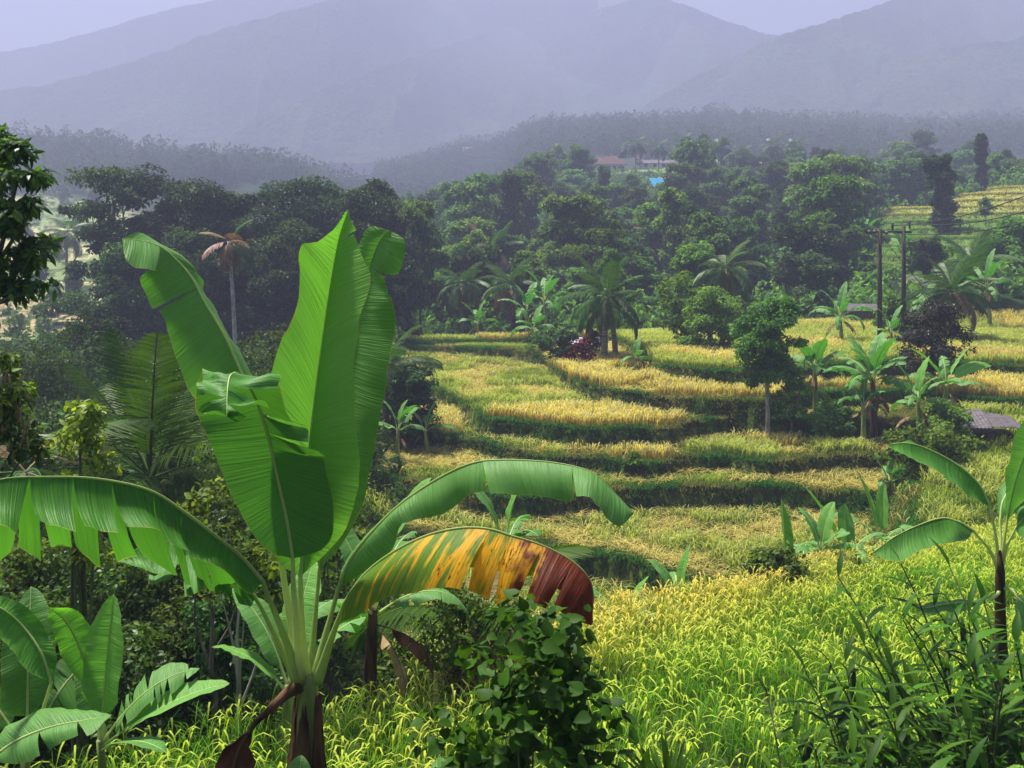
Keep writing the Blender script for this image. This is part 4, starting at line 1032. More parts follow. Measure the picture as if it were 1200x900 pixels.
hero_leaf(hero, o3, [(352,802,7.46),(336,813,7.43),(318,830,7.40),(300,846,7.38)],
  [(300,846,7.38),(292,858,7.37),(283,872,7.36),(276,890,7.35),(270,915,7.35),(262,950,7.36),(258,1000,7.4)],
  [(300,845,7.38),(282,862,7.34),(262,880,7.32),(252,900,7.32),(248,920,7.33),(246,955,7.34),(258,1000,7.4)],
  [(300,845,7.38),(297,866,7.34),(294,878,7.31),(297,892,7.3),(296,915,7.3),(286,960,7.33),(258,1000,7.4)],
  mat='banana_dying', rib='sheath', seed=9, n=24, bulge=.25, ripple=.012, r0=.024, label='dead brown leaf hanging folded against the stem')
for l in hero.children:
    if l.get('label', '').startswith('dead'): l.data.materials.clear(); l.data.materials.append(M['deadleaf'])

# ---- the banana plant at the far right edge of the near paddy
d = 12.0
O2 = at(1173, d); rb = thing('banana_plant', 'banana plant with one maroon backed drooping leaf, standing above the lance-leaved thicket', 'banana plant', O2); o2 = tuple(O2)
mb = MB(); t = np.array([P(1176,860,d), P(1174,790,d), P(1172,720,d), P(1172,670,d), P(1171,645,d)]) - np.array(o2); t[0][2] = -.2
tube(mb, t, [.085,.075,.06,.05,.02], 9); mb.build('pseudostem', M['sheath'], rb)
def hl(pet, mid, up, lo, **kw): return hero_leaf(rb, o2, pet, mid, up, lo, n=30, r0=.013, base_k=1.0, **kw)
hl([(1171,672,d),(1167,630,d),(1160,594,d)], [(1160,593,d),(1147,567,d),(1120,543,d),(1083,524,d-.1),(1060,519,d-.2),(1040,521,d-.3)],
   [(1160,593,d),(1142,560,d+.15),(1114,539,d+.2),(1078,521,d+.15),(1058,517,d-.1),(1040,521,d-.3)], [(1160,593,d),(1140,584,d-.15),(1122,570,d-.3),(1090,547,d-.35),(1058,533,d-.4),(1040,521,d-.3)], mat='banana', seed=21)
hl([(1171,672,d),(1160,645,d),(1142,624,d)], [(1141,622,d),(1125,612,d),(1105,607,d),(1080,614,d-.2),(1050,628,d-.4),(1022,648,d-.6)],
   [(1141,622,d),(1128,614,d+.25),(1105,612,d+.3),(1082,620,d+.2),(1052,634,d-.1),(1022,648,d-.6)], [(1141,622,d),(1132,633,d-.2),(1112,636,d-.35),(1085,642,d-.5),(1050,658,d-.7),(1022,648,d-.6)], mat='banana_maroon', seed=22, label='drooping leaf, dark green above and maroon beneath')
hl([(1172,672,d),(1176,640,d),(1180,612,d)], [(1180,610,d),(1188,570,d),(1200,535,d),(1215,500,d),(1230,480,d)], [(1180,610,d),(1178,575,d-.1),(1184,530,d-.1),(1200,492,d-.1),(1230,480,d)], [(1180,610,d),(1204,580,d+.1),(1222,545,d+.1),(1234,510,d+.1),(1230,480,d)], mat='banana', seed=23)
hl([(1172,672,d),(1180,640,d),(1190,620,d)], [(1190,620,d),(1202,606,d-.1),(1222,602,d-.2),(1250,615,d-.4),(1275,650,d-.5)], [(1190,620,d),(1195,596,d+.2),(1222,590,d+.2),(1255,605,d),(1275,650,d-.5)], [(1190,620,d),(1198,630,d-.3),(1216,628,d-.5),(1242,640,d-.6),(1275,650,d-.5)], mat='banana_deep', seed=24)
hl([(1171,672,d),(1173,640,d+.1),(1172,612,d+.2)], [(1172,610,d+.2),(1175,588,d+.3),(1185,572,d+.4),(1200,562,d+.5),(1220,560,d+.6)], [(1172,610,d+.2),(1168,585,d+.4),(1180,562,d+.6),(1200,552,d+.7),(1220,560,d+.6)], [(1172,610,d+.2),(1184,596,d+.1),(1194,586,d+.2),(1206,578,d+.3),(1220,560,d+.6)], mat='banana_deep', seed=25)
hl([(1173,690,d),(1165,700,d-.1),(1150,706,d-.2)], [(1150,706,d-.2),(1130,706,d-.3),(1105,708,d-.4),(1085,712,d-.5),(1066,708,d-.6)], [(1150,706,d-.2),(1130,703,d),(1105,704,d-.1),(1085,708,d-.3),(1066,708,d-.6)], [(1150,706,d-.2),(1130,716,d-.5),(1105,718,d-.6),(1085,718,d-.7),(1066,708,d-.6)], mat='banana_deep', seed=26)
hl([(1173,690,d),(1185,690,d-.1),(1192,700,d-.2)], [(1192,700,d-.2),(1205,712,d-.3),(1222,740,d-.4),(1235,780,d-.4)], [(1192,700,d-.2),(1212,704,d-.1),(1236,740,d-.2),(1235,780,d-.4)], [(1192,700,d-.2),(1190,720,d-.4),(1205,750,d-.5),(1235,780,d-.4)], mat='banana', seed=27)

# ---- smaller banana plants: (column, depth, seed, stem height, radius, leaves, leaf length, leaf width, label)
BP = [
 (128, 8.3, 101, 1.15, .05, None, 1.10, .30, 'young banana plant with fresh upright leaves at the left end of the near paddy'),
 (20, 8.0, 102, 1.1, .06, None, 1.35, .36, 'dark broad-leaved banana plant cut by the frame edge beside the fresh young one'),
 (432, 12.5, 103, 1.5, .09, 7, 1.5, .40, 'banana plant half hidden right behind the large one, brown stem by the yellow leaf'),
 (336, 11.0, 104, .9, .08, 6, 1.3, .42, 'pale leaved banana plant half hidden behind the stem of the large one'),
 (592, 16.5, 105, 3.6, .10, 6, 1.25, .38, 'banana plant with torn leaves showing between the arching leaf and the withering leaf'),
 (652, 19.0, 106, 2.9, .10, 6, 1.5, .34, 'banana plant with one level leaf jutting out beyond the withering leaf'),
 (795, 19.6, 107, .55, .10, 7, 1.3, .34, 'low banana plant behind the crest of the paddy, nearest the heart-leaved bush'),
 (728, 18.8, 108, .5, .09, 5, 1.2, .32, 'low banana plant with one curved leaf just beyond the brown leaf tip'),
 (922, 22.6, 109, .55, .11, 7, 1.5, .42, 'banana plant with a single broad upright leaf beyond the gold edge of the paddy'),
 (962, 23.8, 110, .8, .11, 7, 1.3, .40, 'squat banana plant between the single-leaf one and the tall pair beyond the paddy'),
 (992, 24.9, 111, 1.0, .12, 7, 1.9, .44, 'banana plant with long bright leaning leaf, left of the tall pair beyond the paddy'),
 (1036, 26.6, 112, 1.2, .12, 7, 1.7, .42, 'banana plant with two bright upright leaves, right of the tall pair beyond the paddy'),
 (1105, 44.0, 113, 2.6, .14, 9, 2.1, .55, 'bright banana plant in front of the tin-roofed field hut'),
 (1078, 43.0, 114, 2.2, .13, 7, 1.9, .50, 'banana plant just left of the bright one by the field hut'),
 (1040, 41.0, 115, 1.0, .12, 6, 1.5, .45, 'low banana plant on the shady bank below the hut'),
 (1024, 50.0, 116, 2.9, .17, 15, 2.5, .74, 'big dark banana plant with brown stems on the upper bank'),
 (1012, 49.0, 117, 1.9, .13, 6, 1.8, .5, 'smaller banana plant leaning against the big dark one on the upper bank'),
 (956, 52.0, 118, 2.4, .14, 11, 2.0, .55, 'banana plant right of the trimmed round tree on the terrace'),
 (986, 69.0, 119, 1.8, .15, 9, 2.3, .55, 'star shaped banana plant at the top field edge left of the power poles'),
 (1045, 68.0, 120, .9, .12, 6, 2.0, .5, 'low banana plant between the two power poles'),
 (1088, 74.0, 121, 2.2, .15, 7, 2.2, .55, 'banana plant behind the power poles, left of the shaggy palm'),
 (1160, 80.0, 122, 3.5, .16, 8, 2.6, .6, 'banana plant right of the shaggy palm'),
 (640, 79.0, 123, 2.9, .16, 9, 2.6, .6, 'tallest pale banana plant in the clump left of the twin coconut palm'),
 (618, 80.0, 124, 2.2, .15, 8, 2.4, .6, 'left banana plant of the clump by the twin coconut palm'),
 (627, 76.0, 125, 1.4, .14, 8, 2.2, .6, 'front banana plant of the clump by the twin coconut palm'),
 (745, 62.0, 126, .8, .10, 6, 1.5, .4, 'small banana plant at the corner of the golden terrace'),
 (500, 50.0, 127, 1.1, .11, 7, 1.7, .42, 'banana plant right of the dark bush on the left terrace edge'),
 (466, 48.0, 128, 1.5, .11, 7, 1.7, .42, 'banana plant half hidden beside the dark bush on the left terrace edge'),
 (560, 84.0, 129, 1.6, .13, 7, 2.0, .5, 'small pale banana plant at the field end under the palms'),
 (1058, 104.0, 130, 2.0, .16, 9, 2.8, .7, 'banana plant on the slope below the tall dark tree'),
 (1010, 124.0, 131, 1.8, .2, 10, 3.4, .8, 'pale banana plant left of the terraced hill'),
 (1022, 128.0, 132, 1.8, .2, 10, 3.2, .8, 'second pale banana plant left of the terraced hill, nearer the terraces'),
]
for px, dd, sd_, H, r, nl, L, W, lab in BP:
    ll = None; mats = ('banana', 'banana_pale', 'banana_deep')
    if sd_ == 101: ll = [(R_(80),1.45,.95,.15,'banana_pale'),(R_(20),.95,.8,1.0,'banana'),(R_(5),.62,.95,.5,'banana_pale'),(R_(-25),.5,.6,.9,'banana'),(R_(120),1.2,.8,.6,'banana_deep')]
    if sd_ == 102: ll = [(R_(110),1.35,.85,.5,'banana_deep'),(R_(170),1.0,.9,1.2,'banana_deep'),(R_(60),1.1,.7,1.2,'banana_deep')]
    if sd_ == 104: ll = [(R_(75),1.3,1.0,.6,'banana_pale'),(R_(150),1.15,.9,.8,'banana'),(R_(100),.9,.9,1.2,'banana'),(R_(30),1.0,.8,1.0,'banana'),(R_(185),.9,.7,.9,'banana_pale')]
    if sd_ == 109: ll = [(R_(200),1.52,1.0,.05,'banana_pale')] + [(R_(a_),e_,.7,1.4,'banana') for a_, e_ in ((200,.7),(350,.5),(280,.5),(60,.9),(150,.5))]
    if sd_ == 111: ll = [(R_(185),1.15,1.0,.35,'banana_pale'),(R_(80),1.5,.6,.3,'banana')] + [(R_(a_),e_,.7,1.5,'banana') for a_, e_ in ((200,.7),(350,.6),(275,.7),(300,.4),(20,.9))]
    if sd_ == 112: ll = [(R_(160),1.35,1.0,.25,'banana_pale'),(R_(60),1.4,.8,.2,'banana_pale'),(R_(175),.9,.8,1.1,'banana')] + [(R_(a_),e_,.7,1.6,'banana') for a_, e_ in ((330,.6),(270,.7),(10,.8))]
    if sd_ == 113: ll = [(R_(20),1.0,1.0,.5,'banana_pale'),(R_(10),.6,1.0,.8,'banana_pale'),(R_(170),1.0,.95,.6,'banana_pale'),(R_(185),.6,.8,1.2,'banana')] + [(R_(a_),e_,.75,1.3,'banana') for a_, e_ in ((340,.4),(80,1.3),(270,.7),(225,.5))]
    bpl = banana_plant('banana_plant', lab, at(px, dd), sd_, H, r, nl or 7, L, W, leaflist=ll, mats=mats if dd < 35 or sd_ in (113, 114) else ('banana', 'banana', 'banana_deep'), stem='sheath' if sd_ in (103, 116, 106) else 'stem', dead=0 if dd < 9 or sd_ in (107, 108, 109, 110, 111, 112) else 3 if sd_ in (116, 113, 118, 119) else 2)
    if sd_ in (101, 102):
        ol = tuple(bpl.location)
        if sd_ == 102:
            hero_leaf(bpl, ol, [(22,905,8.0),(5,902,7.8),(-15,893,7.6)], [(-15,893,7.6),(20,868,7.6),(60,852,7.6),(100,844,7.6),(131,838,7.6)], [(-15,893,7.6),(8,852,7.75),(48,833,7.8),(88,830,7.75),(131,838,7.6)], [(-15,893,7.6),(24,896,7.45),(62,880,7.42),(104,862,7.45),(131,838,7.6)], mat='banana', seed=31, n=30, r0=.014, tr=[.4,.7], bulge=.1, base_k=.8)
            hero_leaf(bpl, ol, [(22,880,8.0),(45,845,8.0),(60,800,8.0)], [(60,800,8.0),(48,765,8.0),(25,732,8.0),(0,712,7.9),(-28,706,7.8)], [(60,800,8.0),(66,765,8.05),(44,724,8.1),(6,698,8.0),(-28,706,7.8)], [(60,800,8.0),(34,786,7.85),(6,754,7.8),(-12,729,7.75),(-28,706,7.8)], mat='banana', seed=32, n=30, r0=.014, bulge=.1, base_k=.8)
        else:
            hero_leaf(bpl, ol, [(128,880,8.3),(118,840,8.3),(106,808,8.3)], [(106,808,8.3),(100,778,8.3),(90,750,8.3),(76,727,8.25),(58,712,8.15)], [(106,808,8.3),(120,775,8.35),(110,742,8.4),(90,715,8.35),(58,712,8.15)], [(106,808,8.3),(84,788,8.2),(68,758,8.15),(58,732,8.1),(58,712,8.15)], mat='banana_pale', seed=33, n=30, r0=.013, bulge=.1, base_k=.8)

# ---- palms
palm('coconut_palm', 'young coconut palm with upright dark fronds and green nuts, behind the long torn leaf', at(176, 22), 201, 2.3, .18, 3.3, 26, els=(1.5, -.35), nuts=5, npair=50, dry=1, lw=.042, llen=.22, drp=(.5, .6))
palm('dying_palm', 'thin leaning palm with a few withered red and yellow fronds before the dark trees', at(277, 72), 202, 9.2, .14, 2.3, 9, mats=('palm', 'palmdry', 'palmdry', 'palmdry', 'palmred', 'palm'), lean=(-.5, 0), els=(1.2, -.9), npair=30, dry=3, lw=.09, drp=(.9, .7), trunk='palebark')
palm('coconut_palm', 'coconut palm with a double trunk standing behind the golden terrace', at(708, 66), 203, 4.0, .20, 3.0, 16, lean=(.15, 0), els=(1.5, -.35), npair=40, nuts=4, lw=.07, llen=.22, drp=(.6, .9))
o = palm('coconut_palm', 'shorter leaning coconut palm touching the double trunk palm', at(722, 67), 204, 3.4, .17, 2.8, 7, lean=(-.35, 0), els=(.6, -.6), npair=36, lw=.07, drp=(1.0, .8))
palm('coconut_palm', 'shaggy yellow green palm behind the dark purple tree by the poles', at(1116, 70), 205, 3.2, .24, 3.1, 20, els=(1.5, -.5), npair=38, dry=5, lw=.08, drp=(.7, .9))
palm('coconut_palm', 'misty coconut palm at the left end of the far field', at(541, 88), 206, 4.6, .17, 2.7, 17, els=(1.3, -.7), npair=30, dry=4, lw=.09)
palm('coconut_palm', 'brownish palm before the forest, left of the banana clump', at(597, 90), 207, 4.4, .18, 3.0, 17, els=(1.4, -.7), npair=30, dry=5, lw=.09)
palm('coconut_palm', 'dark palm between the light green sapling and the trimmed tree', at(850, 80), 208, 4.6, .18, 2.8, 18, els=(1.4, -.7), npair=32, dry=3, lw=.09)
palm('coconut_palm', 'bare ribbed brown palm standing in the middle of the forest', at(577, 120), 209, 5.0, .2, 3.8, 12, mats=('palm', 'palmdry', 'palm'), els=(1.3, -.2), npair=28, lw=.11, drp=(.5, .5))
palm('coconut_palm', 'palm beyond the hanging branch near the pale valley fields', at(78, 150), 210, 8.5, .2, 4.2, 16, els=(1.2, -.6), npair=26, lw=.13)
palm('coconut_palm', 'low palm in the hollow left of the young coconut palm', at(80, 62), 211, 1.8, .2, 2.6, 14, els=(1.4, -.2), npair=28, lw=.08)
palm('coconut_palm', 'palm whose dark frond hangs low beside the bright yellow shrub', at(30, 20), 212, 2.8, .16, 2.7, 10, els=(.9, -.6), npair=40, lw=.045, mats=('palm', 'palmdry'))
palm('coconut_palm', 'small palm half hidden behind the dark bush on the left terrace edge', at(452, 52), 213, 3.6, .16, 2.6, 14, els=(1.4, -.6), npair=30, dry=3, lw=.07)
palm('coconut_palm', 'pale palm in the forest right of the trimmed round tree', at(1140, 88), 214, 3.2, .2, 3.6, 15, els=(1.4, -.5), npair=30, lw=.1, dry=2)
palm('coconut_palm', 'brown fronded palm high in the forest above the twin coconut palm', at(770, 128), 215, 5, .2, 3.4, 14, mats=('palm', 'palmdry'), els=(1.2, -.6), npair=26, lw=.12)
proto = palm('coconut_palm', 'coconut palm on the edge of the village plateau', at(800, far_y(284)), 216, 8, .2, 4.5, 14, els=(1.2, -.6), npair=18, lw=.3, group='palms along the village plateau')
for px in (772, 826, 842, 870, 905, 932, 745):
    dup(proto, at(px, far_y(278 + (px % 7))), px * .7, .75 + .4 * ((px * 37) % 10) / 10, group='palms along the village plateau')
palm('dry_palm', 'drooping dry frond palm hidden below the withering leaf', at(560, 13.6), 217, 1.0, .08, 1.7, 9, mats=('palm', 'palmdry'), els=(1.2, .1), npair=40, lw=.03, drp=(1.2, .9))

# ---- trees that stand out
def T(px, dd, name, lab, seed, H, R, kind='round', nleaf=9000, ls=.3, mat='dark', r0=None, bark='bark', n=7, base=.3, group=None, cat='tree', **kw):
    bl = {'round': blobs_round, 'layer': blobs_layer, 'tall': blobs_tall}[kind](seed, H, R, n, base)
    return tree(name, lab, cat, seed, H, r0 or H * .02, bl, nleaf, ls, M and mat, bark, at(px, dd), group, **kw)
T(132, 88, 'spreading_tree', 'spreading dark tree with open layered boughs, tallest at the left end of the dark grove', 301, 15.6, 4.2, 'layer', 12000, .34, n=13, base=.22)
T(205, 92, 'broadleaf_tree', 'broad dark tree with a flat top, second in the dark grove after the spreading one', 302, 14.6, 5.6, 'round', 28000, .34, n=10, base=.12)
T(262, 90, 'broadleaf_tree', 'dark tree directly behind the thin dying palm', 303, 14.0, 5.4, 'round', 26000, .34, n=10, base=.1)
T(325, 93, 'broadleaf_tree', 'dark tree with bright leaf tips between the dying palm and the tall banana leaf', 304, 13.8, 5.4, 'round', 26000, .34, n=10, base=.1, tone=(.05, 1))
T(378, 96, 'broadleaf_tree', 'dark tree rising straight behind the tallest banana leaf', 305, 14.2, 5.6, 'round', 26000, .34, n=10, base=.1)
T(436, 92, 'broadleaf_tree', 'dark round tree at the right end of the dark grove', 306, 13.2, 4.2, 'round', 22000, .34, n=9, base=.1)
T(160, 82, 'broadleaf_tree', 'lower dark tree in front of the spreading one', 307, 9.4, 4.6, 'round', 18000, .32, n=8, base=.08)
T(232, 84, 'broadleaf_tree', 'lower dark tree left of the foot of the dying palm', 308, 10.5, 4.8, 'round', 18000, .32, n=8, base=.08)
T(352, 84, 'broadleaf_tree', 'lower dark tree right of the foot of the dying palm', 309, 10.5, 4.8, 'round', 18000, .32, n=8, base=.08)
T(425, 82, 'broadleaf_tree', 'lower dark tree behind the right hand banana leaves', 310, 9.0, 4.4, 'round', 18000, .32, n=8, base=.08)
T(118, 70, 'broadleaf_tree', 'rounded dark tree above the young coconut palm', 311, 4.8, 2.4, 'round', 7000, .28, n=7, base=.1)
T(898, 50.3, 'broadleaf_tree', 'trimmed round green tree with a pale bare trunk on the terrace bank', 320, 6.2, 1.45, 'tall', 13000, .17, 'mid', .13, 'palebark', 8, .44)
T(924, 50.5, 'broadleaf_tree', 'slender leafy sapling leaning beside the trimmed round tree', 321, 4.8, 1.0, 'round', 2800, .16, 'mid', .06, n=6, base=.2, lean=(.8, 0))
T(1093, 55, 'broadleaf_tree', 'dark purple brown tree with a bare stem behind the big banana plant', 322, 4.3, 2.0, 'round', 6500, .17, 'darkred', .12, n=9, base=.24)
T(798, 66, 'young_tree', 'thin light green sapling with open branches', 323, 4.6, 1.4, 'round', 1700, .26, 'yellow', .06, n=8, base=.2)
T(832, 64, 'broadleaf_tree', 'dense dark green bushy tree between the sapling and the trimmed tree', 324, 3.7, 2.0, 'round', 9000, .2, 'mid', .12, n=8, base=.06)
T(1103, 126, 'broadleaf_tree', 'tall ivy-dark tree with a lopped rounded top on the terraced hill', 330, 8.9, 1.7, 'tall', 11000, .34, 'dark', .3, 'bark', 10, .16)
T(1058, 170, 'spreading_tree', 'airy layered tree on the skyline left of the tall ivy-dark tree', 331, 8.2, 4.0, 'layer', 7500, .5, 'blue', .25, n=11, base=.2)
T(1150, 164, 'conifer', 'narrow dark conifer on the skyline of the terraced hill', 332, 8.2, 1.0, 'tall', 7500, .32, 'dark', .2, n=9, base=.1, cat='conifer')
T(1155, 122, 'young_tree', 'small thin tree with a pale trunk on the hill terraces', 333, 3.6, 1.2, 'round', 900, .3, 'blue', .07, 'palebark', 5, .5)
T(1192, 178, 'broadleaf_tree', 'round pale tree at the top right of the hill terraces', 334, 5, 3.0, 'round', 4000, .45, 'blue', .15, n=7, base=.1)
T(962, 150, 'broadleaf_tree', 'large double crowned tree above the forest, left of the terraced hill', 335, 13.0, 5.2, 'round', 12000, .45, 'mid', .3, n=11, base=.12)
T(980, 152, 'broadleaf_tree', 'right crown of the large pair left of the terraced hill', 336, 11.5, 3.4, 'round', 8000, .45, 'dark', .25, n=9, base=.12)
T(828, 112, 'broadleaf_tree', 'tall twin headed dark tree above the bushy tree', 337, 9.6, 2.9, 'round', 11000, .36, 'dark', .25, n=10, base=.1)
T(706, 100, 'broadleaf_tree', 'rounded tree with two bright leafy heads behind the twin coconut palm', 338, 8.6, 3.2, 'round', 9000, .34, 'mid', .2, n=9, base=.1)
T(1085, 100, 'broadleaf_tree', 'dark round tree at the foot of the hill terraces', 339, 3.6, 2.3, 'round', 7000, .33, 'dark', .15, n=8, base=.05)
T(1186, 98, 'broadleaf_tree', 'dark bushy tree at the foot of the hill terraces by the frame edge', 340, 4.4, 3.2, 'round', 9000, .36, 'mid', .18, n=8, base=.05)
T(330, 196, 'clumped_tree', 'pale tree behind the dark grove', 341, 9, 3, 'round', 2500, .6, 'blue')
T(510, 192, 'spreading_tree', 'feathery dark crown highest on the left end of the forest ridge', 342, 9.5, 3.4, 'layer', 6000, .5, 'dark', n=9, base=.25)

# overhanging trees on the left: trunks just outside the view, leafy boughs inside it
def boughs(name, lab, seed, loc, H, r0, blobs, nleaf, ls, mat, **kw):
    rg = np.random.default_rng(seed); root = thing(name, lab, 'tree', loc)
    b = MB(); limbs(b, rg, H, r0, [q[0] for q in blobs], fork=1.25); b.build('trunk', M['bark'], root)
    b = MB(); crown(b, rg, blobs, nleaf, ls, **kw); b.build('crown', M[mat], root); return root
c0 = at(-130, 10.0); q = lambda px, py, dd: tuple(P(px, py, dd) - np.array(c0))
boughs('broadleaf_tree', 'glossy leaved tree reaching into view over the pale valley fields', 350, c0, 7.2, .13,
  [(q(-5,180,10), (.30,.3,.22)), (q(20,215,10), (.28,.3,.18)), (q(35,250,9.9), (.24,.3,.16)), (q(8,270,10), (.3,.3,.18)), (q(40,290,9.9), (.20,.3,.12)), (q(10,310,9.9), (.22,.3,.10)),
   (q(35,340,9.8), (.22,.3,.09)), (q(0,340,9.9), (.25,.3,.13)), (q(-60,230,10), (.5,.5,.5)), (q(-90,160,10.2), (.6,.6,.4)), (q(-90,320,10.2), (.6,.6,.4))],
  7000, .115, 'near', ncl=9, shape='leaf', ratio=.34, droop=.5)
c0 = at(-100, 12.0); q = lambda px, py, dd: tuple(P(px, py, dd) - np.array(c0))
pt = boughs('broadleaf_tree', 'twiggy tree with dry brown seed pods below the overhanging glossy leaves', 351, c0, 4.6, .09,
  [(q(-5,430,12), (.25,.3,.2)), (q(12,465,12), (.25,.3,.22)), (q(10,510,12), (.28,.3,.2)), (q(30,530,12), (.2,.3,.14)), (q(-40,480,12), (.5,.5,.4))], 2600, .10, 'thicket', ncl=9, shape='leaf', ratio=.4, droop=.5)
rg = np.random.default_rng(77)
for k in range(26):
    b = MB(); p0 = np.array(q(rg.uniform(-8, 34), rg.uniform(432, 515), 11.85)); L_ = .10 + .07 * rg.random(); t = np.linspace(0, 1, 6)[:, None]
    tube(b, p0 + t * np.array([rg.normal(0, .02), rg.normal(0, .02), -L_]), .013 * np.array([.3, .9, 1, 1, .8, .2]), 6); b.build('seed_pod', M['pod'], pt)

# ---- hillside forest: copies of a few grown trees
FP = []
for k, (nm, kind, H, R, mat, n, base) in enumerate([('broadleaf_tree', 'round', 9, 3.2, 'mid', 8, .12), ('broadleaf_tree', 'round', 8, 3.4, 'dark', 8, .1), ('broadleaf_tree', 'round', 10, 2.9, 'blue', 9, .12),
        ('spreading_tree', 'layer', 10, 3.8, 'blue', 10, .25), ('spreading_tree', 'layer', 9, 3.4, 'mid', 9, .22), ('tall_tree', 'tall', 11, 1.9, 'dark', 9, .15), ('broadleaf_tree', 'round', 6.5, 3.0, 'yellow', 7, .08), ('tall_tree', 'tall', 9.5, 1.7, 'mid', 8, .18)]):
    FP.append((nm, kind, H, R, mat, n, base, k))
words = {'mid': 'mid green', 'dark': 'dark green', 'blue': 'greyish green', 'yellow': 'yellowish green'}
shape_w = {'round': 'rounded', 'layer': 'flat layered', 'tall': 'narrow upright'}
protos = {}
def zone(a, Y):
    if Y < 118: return 'at the lower edge of the hillside forest behind the fields'
    if a > 1000: return 'on the slope beside the terraced hill'
    if Y > 190: return 'on the misty upper forest slope below the village'
    return 'on the middle slope of the hillside forest' if a > 700 else 'on the forest slope left of the village'
rng = np.random.default_rng(99); pts = []
tries = 0
while len(pts) < 285 and tries < 12000:
    tries += 1
    y = math.sqrt(rng.random() * (270 ** 2 - 88 ** 2) + 88 ** 2); a = 455 + rng.random() * 830; yo = y
    if a > 1005 and y > 100 and y < 178: continue
    if a > 690 and a < 770 and y > 205: continue
    if a > 690 and y > 262: continue
    if 748 < a < 802 and y > 188: continue
    if 480 < a < 545 and 105 < y < 165: continue
    if a < 470 and y < 150: continue
    if 445 < a < 480 and 140 < y < 165: continue
    if a > 960 and y < 98: continue
    if a > 1035 and y < 112: continue
    y = far_y(y); x = (a - 600) / F * y
    if any((x - p_[0]) ** 2 + (y - p_[1]) ** 2 < (5.2 + y * .008) ** 2 for p_ in pts): continue
    pts.append((x, y, a))
for i, (x, y, a) in enumerate(pts):
    k = int(rng.choice(8, p=[.22, .08, .18, .14, .14, .05, .12, .07])); nm, kind, H, R, mat, n, base, _ = FP[k]
    lab = f'{words[mat]} {shape_w[kind]} tree {zone(a, y)}'; grp = f'{shape_w[kind]} {words[mat]} trees {zone(a, y)}'
    s_ = (.62 + .5 * rng.random()) * (1.0 if y > 110 else .8); loc = Vector((x, y, gz(x, y) - .1)); rz = rng.random() * 6.28
    v = (k, int(rng.integers(2)))
    if v not in protos:
        bl = {'round': blobs_round, 'layer': blobs_layer, 'tall': blobs_tall}[kind](400 + k * 2 + v[1], H, R, n, base)
        r0 = tree(nm, lab, 'tree', 400 + k * 2 + v[1], H, H * .018, bl, 6500, .48, mat, 'bark', loc, grp); r0.rotation_euler = (0, 0, rz); r0.scale = (s_,) * 3; protos[v] = r0
    else:
        rx = .82 + .42 * rng.random(); dup(protos[v], loc, rz, (s_ * rx, s_ * (.82 + .42 * rng.random()), s_ * (.75 + .55 * rng.random())), lab, grp)
# scattered trees across the pale valley fields on the left, and by the village
for i, (px, dd, s_) in enumerate([(30, 215, .6), (92, 240, .5), (45, 160, .5), (60, 118, .45), (5, 290, .8), (40, 300, .9), (75, 296, .8), (110, 280, .8), (28, 255, .5), (88, 130, .5)]):
    v = ((2, 0), (0, 1), (1, 0), (3, 0), (2, 1))[i % 5]; v = v if v in protos else list(protos)[0]; nm, kind, _, _, mat = FP[v[0]][:5]
    dup(protos[v], at(px, far_y(dd), -.1), i * 1.3, s_, f'{words[mat]} {shape_w[kind]} tree standing among the pale fields across the valley', 'trees among the pale valley fields')
for i, (px, dd, s_) in enumerate([(735, 352, .8), (760, 356, .9), (900, 285, .8), (935, 288, .7), (985, 296, .8), (1010, 300, .8), (850, 290, .6), (1190, 236, .7), (1080, 235, .8), (1030, 240, .9)]):
    v = ((2, 0), (0, 1), (1, 0), (5, 0), (2, 1))[i % 5]; v = v if v in protos else list(protos)[0]; nm, kind, _, _, mat = FP[v[0]][:5]
    dup(protos[v], at(px, far_y(dd), -.1), i * 1.7, s_, f'{words[mat]} {shape_w[kind]} tree standing round the village plateau', 'trees round the village plateau')

# ---- bushes
shrub('heart_leaved_shrub', 'glossy dark shrub with heart shaped leaves in front of the near paddy', at(622, 6.0), 501, 2.6, .78, 2900, .078, 'heart', shape='heart', ratio=.85, nst=9, base=.05, ncl=11, nb=15, rs=.014)
shrub('yellow_shrub', 'bright yellow green young bush between the seed pod tree and the young coconut palm', at(96, 11.6), 502, 4.85, .42, 1500, .085, 'bright', shape='leaf', ratio=.5, base=.55, nb=9, rs=.03)
shrub('vine_bush', 'bright lime green leafy creeper in the lower corner beside the dark weeds', at(1195, 5.2), 503, 1.95, .36, 1500, .055, 'bright', shape='heart', ratio=.8, base=.2, nb=9, rs=.012)
shrub('red_leaved_shrub', 'red leaved shrub at the corner of the golden terrace', at(680, 64), 504, 1.7, .75, 800, .26, 'maroon', ratio=.4, nb=6)
shrub('dark_bush', 'dark green bush just left of the red leaved shrub', at(662, 65), 505, 2.0, .9, 2200, .2, 'dark', nb=6)
shrub('dark_bush', 'dark purple leaved bush just right of the red leaved shrub', at(694, 68), 506, 1.8, .6, 700, .26, 'darkred', ratio=.35, nb=5)
shrub('dark_bush', 'big rounded dark bush on the left terrace edge beside the upright banana leaves', at(478, 51), 507, 4.0, 1.7, 8000, .17, 'dark', nb=9)
shrub('dark_bush', 'dark bush straddling the bank below the field hut', at(1085, 40), 508, 1.6, 2.0, 4500, .16, 'thicket', nb=8)
shrub('dark_bush', 'leafy bush under the bright banana plant by the hut', at(1110, 42.5), 509, 1.9, 1.3, 3500, .16, 'mid', nb=7)
shrub('dark_bush', 'dark bush filling the gap under the tall banana pair beyond the paddy', at(1012, 25.6), 510, 1.2, 1.0, 4200, .12, 'thicket', nb=8)
